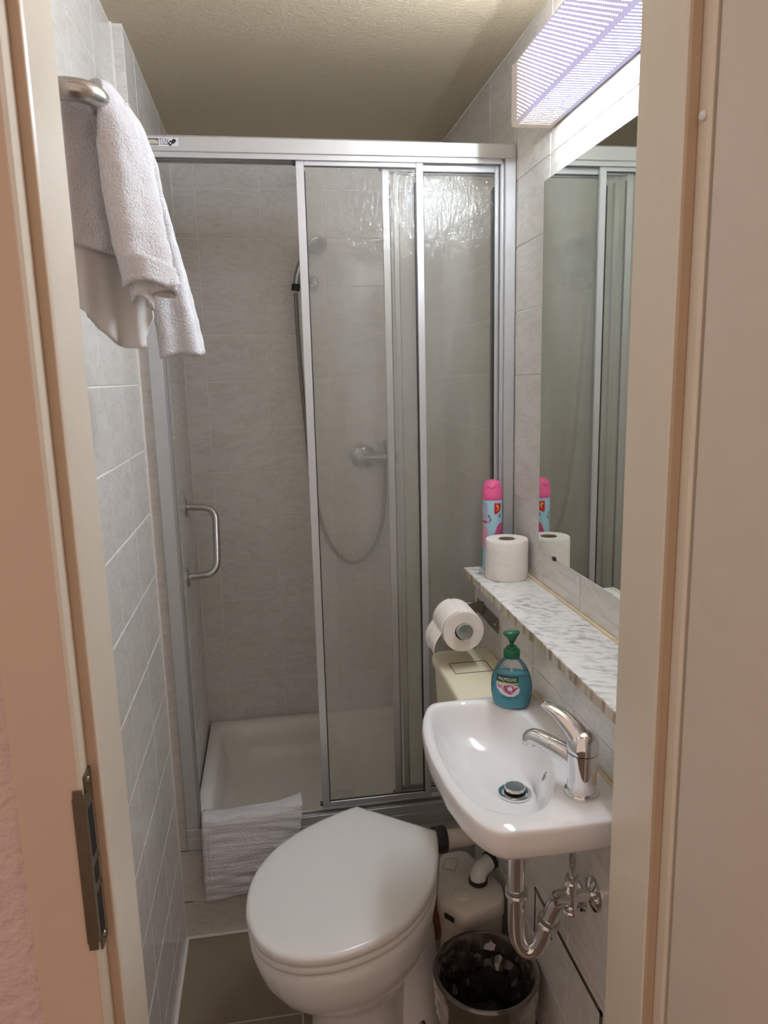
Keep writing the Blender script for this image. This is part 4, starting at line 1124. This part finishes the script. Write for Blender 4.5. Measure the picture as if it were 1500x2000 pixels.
# ------------------------------------------------------------------ waste bin with liner
bc = Vector((0.384, 1.262, 0))
wbn = thing('waste_bin', 'small round waste bin with a black liner under the wash basin', 'waste bin', bc)
finish('bucket', lathe(bmesh.new(), [(0.080, 0.001), (0.084, 0.003), (0.1035, 0.245), (0.1065, 0.248), (0.1065, 0.252), (0.102, 0.252), (0.081, 0.008), (0.001, 0.006)], bc, (0, 0, 1), 48, True, False), 'bin', wbn, True)
bm = bmesh.new()
sg = 72
lps = []
def ridge(a, h, f, g, o=0):
    return 1 - 2.4 * abs(noise.noise(Vector((math.cos(a) * f + o, math.sin(a) * f, h * g))))
lev = [(0, 0.165), (0, 0.18), (0, 0.195), (0, 0.21), (0, 0.225), (0, 0.240), (1, 0.253), (2, 0.2575), (3, 0.255)] + [(4, 0.248 - 0.012 * q) for q in range(17)]
for i, (kd, h0) in enumerate(lev):
    l = []
    bk = 0.084 + 0.0195 * h0 / 0.245
    for k in range(sg):
        a = 2 * PI * k / sg + (0.5 * PI / sg if i % 2 else 0)
        rg = ridge(a, h0, 5, 26) + 0.6 * ridge(a, h0, 12, 50, 7)
        h = h0
        if kd == 0: r = bk + 0.0035 + 0.0030 * max(0, rg); h = h0 + (0.016 * noise.noise(Vector((math.cos(a) * 3, math.sin(a) * 3, 5))) if i == 0 else 0)
        elif kd == 1: r = 0.1095
        elif kd == 2: r = 0.1055
        elif kd == 3: r = 0.1000
        else: r = bk - 0.0045 - (0.003 + 0.016 * min(1, (0.25 - h0) / 0.06)) * max(0, 0.35 + 0.55 * rg)
        l.append(bc + Vector((r * math.cos(a), r * math.sin(a), max(0.014, h))))
    lps.append(l)
loft(bm, lps, False, True)
finish('bin_liner', bm, 'bag', wbn, True, sharp=0.35)
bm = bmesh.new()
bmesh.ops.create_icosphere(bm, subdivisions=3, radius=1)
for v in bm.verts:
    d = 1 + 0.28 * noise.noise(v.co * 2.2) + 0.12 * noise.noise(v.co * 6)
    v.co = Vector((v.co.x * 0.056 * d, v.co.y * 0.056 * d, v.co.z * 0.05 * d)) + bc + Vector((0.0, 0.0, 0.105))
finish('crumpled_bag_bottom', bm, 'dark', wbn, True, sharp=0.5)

# ------------------------------------------------------------------ towel rail and hanging towel
XW = XL + TT
BX, BZ = -0.176, 1.787
tw = thing('towel_rail', 'bent steel towel rail on the left wall', 'towel rail', (XW, 1.1, BZ))
pth = fillet([(XW, 0.935, BZ), (BX, 0.935, BZ), (BX, 1.36, BZ), (XW, 1.36, BZ)], 0.035, 8)
finish('bar', tube(bmesh.new(), pth, 0.0125, 20), 'steel', tw, True)
for y in (0.935, 1.36):
    finish('flange', lathe(bmesh.new(), [(0.026, 0), (0.026, 0.004), (0.014, 0.007)], (XW, y, BZ), (1, 0, 0), 24, True, True), 'steel', tw, True)

tl = thing('bath_towel', 'white terry towel bunched over the towel rail on the left wall', 'towel', (BX, 1.05, BZ + 0.015))
nz3 = lambda p, s: noise.noise(Vector(p) * s)
# near roll: wraps over the rail and hangs in front, its lower edge curled
LA = [(0.0, (-0.192, 0.992, 1.778)), (0.06, (-0.188, 0.978, 1.805)), (0.13, (-0.174, 0.964, 1.806)), (0.22, (-0.172, 0.958, 1.775)), (0.45, (-0.174, 0.960, 1.70)), (0.68, (-0.170, 0.964, 1.643)), (0.86, (-0.163, 0.968, 1.595)), (1.0, (-0.152, 0.974, 1.566))]
RA = [(0.0, (-0.196, 1.14, 1.778)), (0.06, (-0.188, 1.13, 1.820)), (0.13, (-0.170, 1.11, 1.822)), (0.22, (-0.150, 1.09, 1.785)), (0.45, (-0.138, 1.075, 1.715)), (0.68, (-0.128, 1.06, 1.655)), (0.86, (-0.120, 1.045, 1.612)), (1.0, (-0.112, 1.025, 1.590))]
def front(s, t):
    p = lerp(LA, s).lerp(lerp(RA, s), t)
    k_ = max(0, min(1, (s - 0.12) * 6))
    p += Vector((0.85, -0.5, 0)) * k_ * (0.024 * math.sin(PI * t) ** 0.75 - 0.016 * max(0, (t - 0.8) / 0.2) ** 2 - 0.010 * max(0, (0.12 - t) / 0.12))
    p += Vector((0.8, -0.5, 0)) * (0.004 * math.sin(t * 11 + s * 2.0) * k_ * s)
    p += Vector((0, 0, 0.006)) * math.sin(PI * t) * (1 - k_)
    return p + Vector((1, -0.4, 0)) * (0.0022 * nz3(p, 55))
sheet(front, 60, 46, 0.010, 'front_flap', 'terry', tl)
# far roll: the rest of the towel, fanning out lower behind the near roll
LB = [(0.0, (-0.195, 1.06, 1.796)), (0.06, (-0.186, 1.06, 1.816)), (0.14, (-0.168, 1.06, 1.812)), (0.24, (-0.160, 1.06, 1.77)), (0.6, (-0.160, 1.11, 1.64)), (1.0, (-0.160, 1.185, 1.497))]
RB = [(0.0, (-0.195, 1.20, 1.790)), (0.06, (-0.186, 1.17, 1.812)), (0.14, (-0.166, 1.13, 1.812)), (0.24, (-0.147, 1.11, 1.778)), (0.42, (-0.134, 1.135, 1.72)), (0.60, (-0.121, 1.17, 1.659)), (0.79, (-0.109, 1.20, 1.596)), (1.0, (-0.096, 1.245, 1.508))]
def far(s, t):
    p = lerp(LB, s).lerp(lerp(RB, s), t)
    k_ = max(0, min(1, (s - 0.12) * 6))
    p += Vector((0.7, -0.7, 0)) * k_ * (0.017 * math.sin(PI * min(1, t * 1.02)) ** 0.8 + 0.0035 * math.sin(t * 12 + 1))
    if t > 0.9: p += Vector((-0.4, 0.9, 0)) * k_ * 0.012 * ((t - 0.9) / 0.1)
    p.z += 0.004 * math.sin(t * 6) * s
    return p + Vector((1, -0.4, 0)) * (0.0020 * nz3(p, 55))
sheet(far, 60, 36, 0.010, 'front_flap', 'terry', tl)
def lining(s, t):
    p = far(0.86 + 0.15 * s, 0.12 + 0.80 * t)
    return p + Vector((-0.006, 0.010, -0.004 * s))
sheet(lining, 10, 24, 0.004, 'hem_fold', 'hem', tl)
# back flap, turned towards the door
def back(s, t):
    x = -0.223 + 0.066 * t; y = 0.968 + 0.050 * t + 0.008 * math.sin(t * PI)
    zt = 1.802; zb = 1.628 - 0.012 * t
    p = Vector((x + 0.003 * (1 - s), y + 0.004 * math.sin(t * 7 + s), zt + (zb - zt) * s))
    return p + Vector((0.3, -1, 0)) * 0.002 * nz3(p, 50)
sheet(back, 36, 30, 0.009, 'back_flap', 'terry', tl)
# inner layer hanging lower behind the front flap: smooth woven side, scalloped hem
def inner_(s, t):
    x = -0.226 + 0.080 * t; y = 0.985 + 0.055 * t
    zb = 1.555 - 0.050 * math.sin(min(1, t * 1.35) * PI * 0.5) + 0.040 * max(0, (t - 0.80) / 0.2)
    z = 1.68 + (zb - 1.68) * s
    fold = 0.010 * math.sin(t * 8 + 0.5) * s + 0.006 * math.sin(t * 19) * s * s
    return Vector((x + 0.4 * fold, y - fold, z))
sheet(inner_, 30, 50, 0.004, 'inner_layer', 'hem', tl)
def inner2(s, t):
    x = -0.220 + 0.060 * t; y = 1.005 + 0.055 * t
    zb = 1.545 - 0.038 * math.sin(min(1, t * 1.2) * PI * 0.5)
    z = 1.66 + (zb - 1.66) * s
    return Vector((x, y - 0.006 * math.sin(t * 10) * s, z))
sheet(inner2, 20, 36, 0.004, 'inner_layer', 'hem', tl)
# rolled hem scroll at the lower front
def scroll(pts, z0, z1, nm):
    q = smooth_path([(x, y, 0) for x, y in pts], 8)
    n = len(q) - 1
    def f(s, t):
        i = min(n, int(round(s * n))); p = q[i]
        return Vector((p.x, p.y, z1 + (z0 - z1) * t + 0.008 * math.sin(s * 6)))
    return sheet(f, n, 6, 0.004, nm, 'terry', tl)
scroll([(-0.166, 0.968), (-0.156, 0.955), (-0.138, 0.955), (-0.122, 0.972), (-0.108, 0.995), (-0.112, 1.008), (-0.128, 0.992), (-0.146, 0.978)], 1.575, 1.605, 'hem_fold')
scroll([(-0.158, 0.972), (-0.150, 0.966), (-0.140, 0.972), (-0.136, 0.986), (-0.144, 0.992)], 1.558, 1.585, 'hem_fold')

# bath mat folded over the shower sill
bmx = thing('bath_mat', 'folded white towelling bath mat hung over the shower sill', 'bath mat', (-0.09, 1.75, 0.33))
def matf(layer):
    def f(s, t):
        x = -0.222 + 0.258 * t
        ysl = YE - 0.006 - 0.007 * layer
        L = 0.205 - 0.022 * t + 0.006 * layer
        top = 0.342 + 0.006 * layer + 0.012 * t + 0.014 * max(0, (t - 0.75) / 0.25) + 0.006 * max(0, 1 - t / 0.2)
        d = s * (0.075 + L)
        if d < 0.055:
            p = Vector((x, YE + 0.050 - d + 0.0, top - 0.010 * (1 - d / 0.055) ** 2))
        elif d < 0.075:
            a = (d - 0.055) / 0.020 * PI / 2
            p = Vector((x, ysl + 0.0127 * (1 - math.sin(a)) , top - 0.0127 * (1 - math.cos(a))))
        else:
            p = Vector((x, ysl, top - 0.0127 - (d - 0.075)))
            p.y -= 0.006 * math.sin((d - 0.075) / L * PI) + 0.008 * (d - 0.075) / L
            p.x += -0.004 * (d - 0.075) / L + 0.028 * (t) * (d - 0.075) / L * -1
        p += Vector((0, -1, 0.3)) * 0.0035 * nz3((p.x * 0.6, p.y, p.z * 2.5), 26)
        return p
    return f
sheet(matf(1), 44, 40, 0.007, 'outer_layer', 'mat_cloth', bmx)
sheet(matf(0), 36, 30, 0.006, 'inner_layer', 'mat_cloth', bmx)
for x in (-0.214, -0.203):
    bm = bmesh.new()
    fo = matf(1)
    pts = [fo(0.30 + 0.68 * i / 20, (x + 0.222) / 0.258) + Vector((0, -0.0042, 0)) for i in range(21)]
    finish('side_hem', tube(bm, pts, 0.0013, 6), 'hem', bmx, True)

bpy.context.view_layer.update()
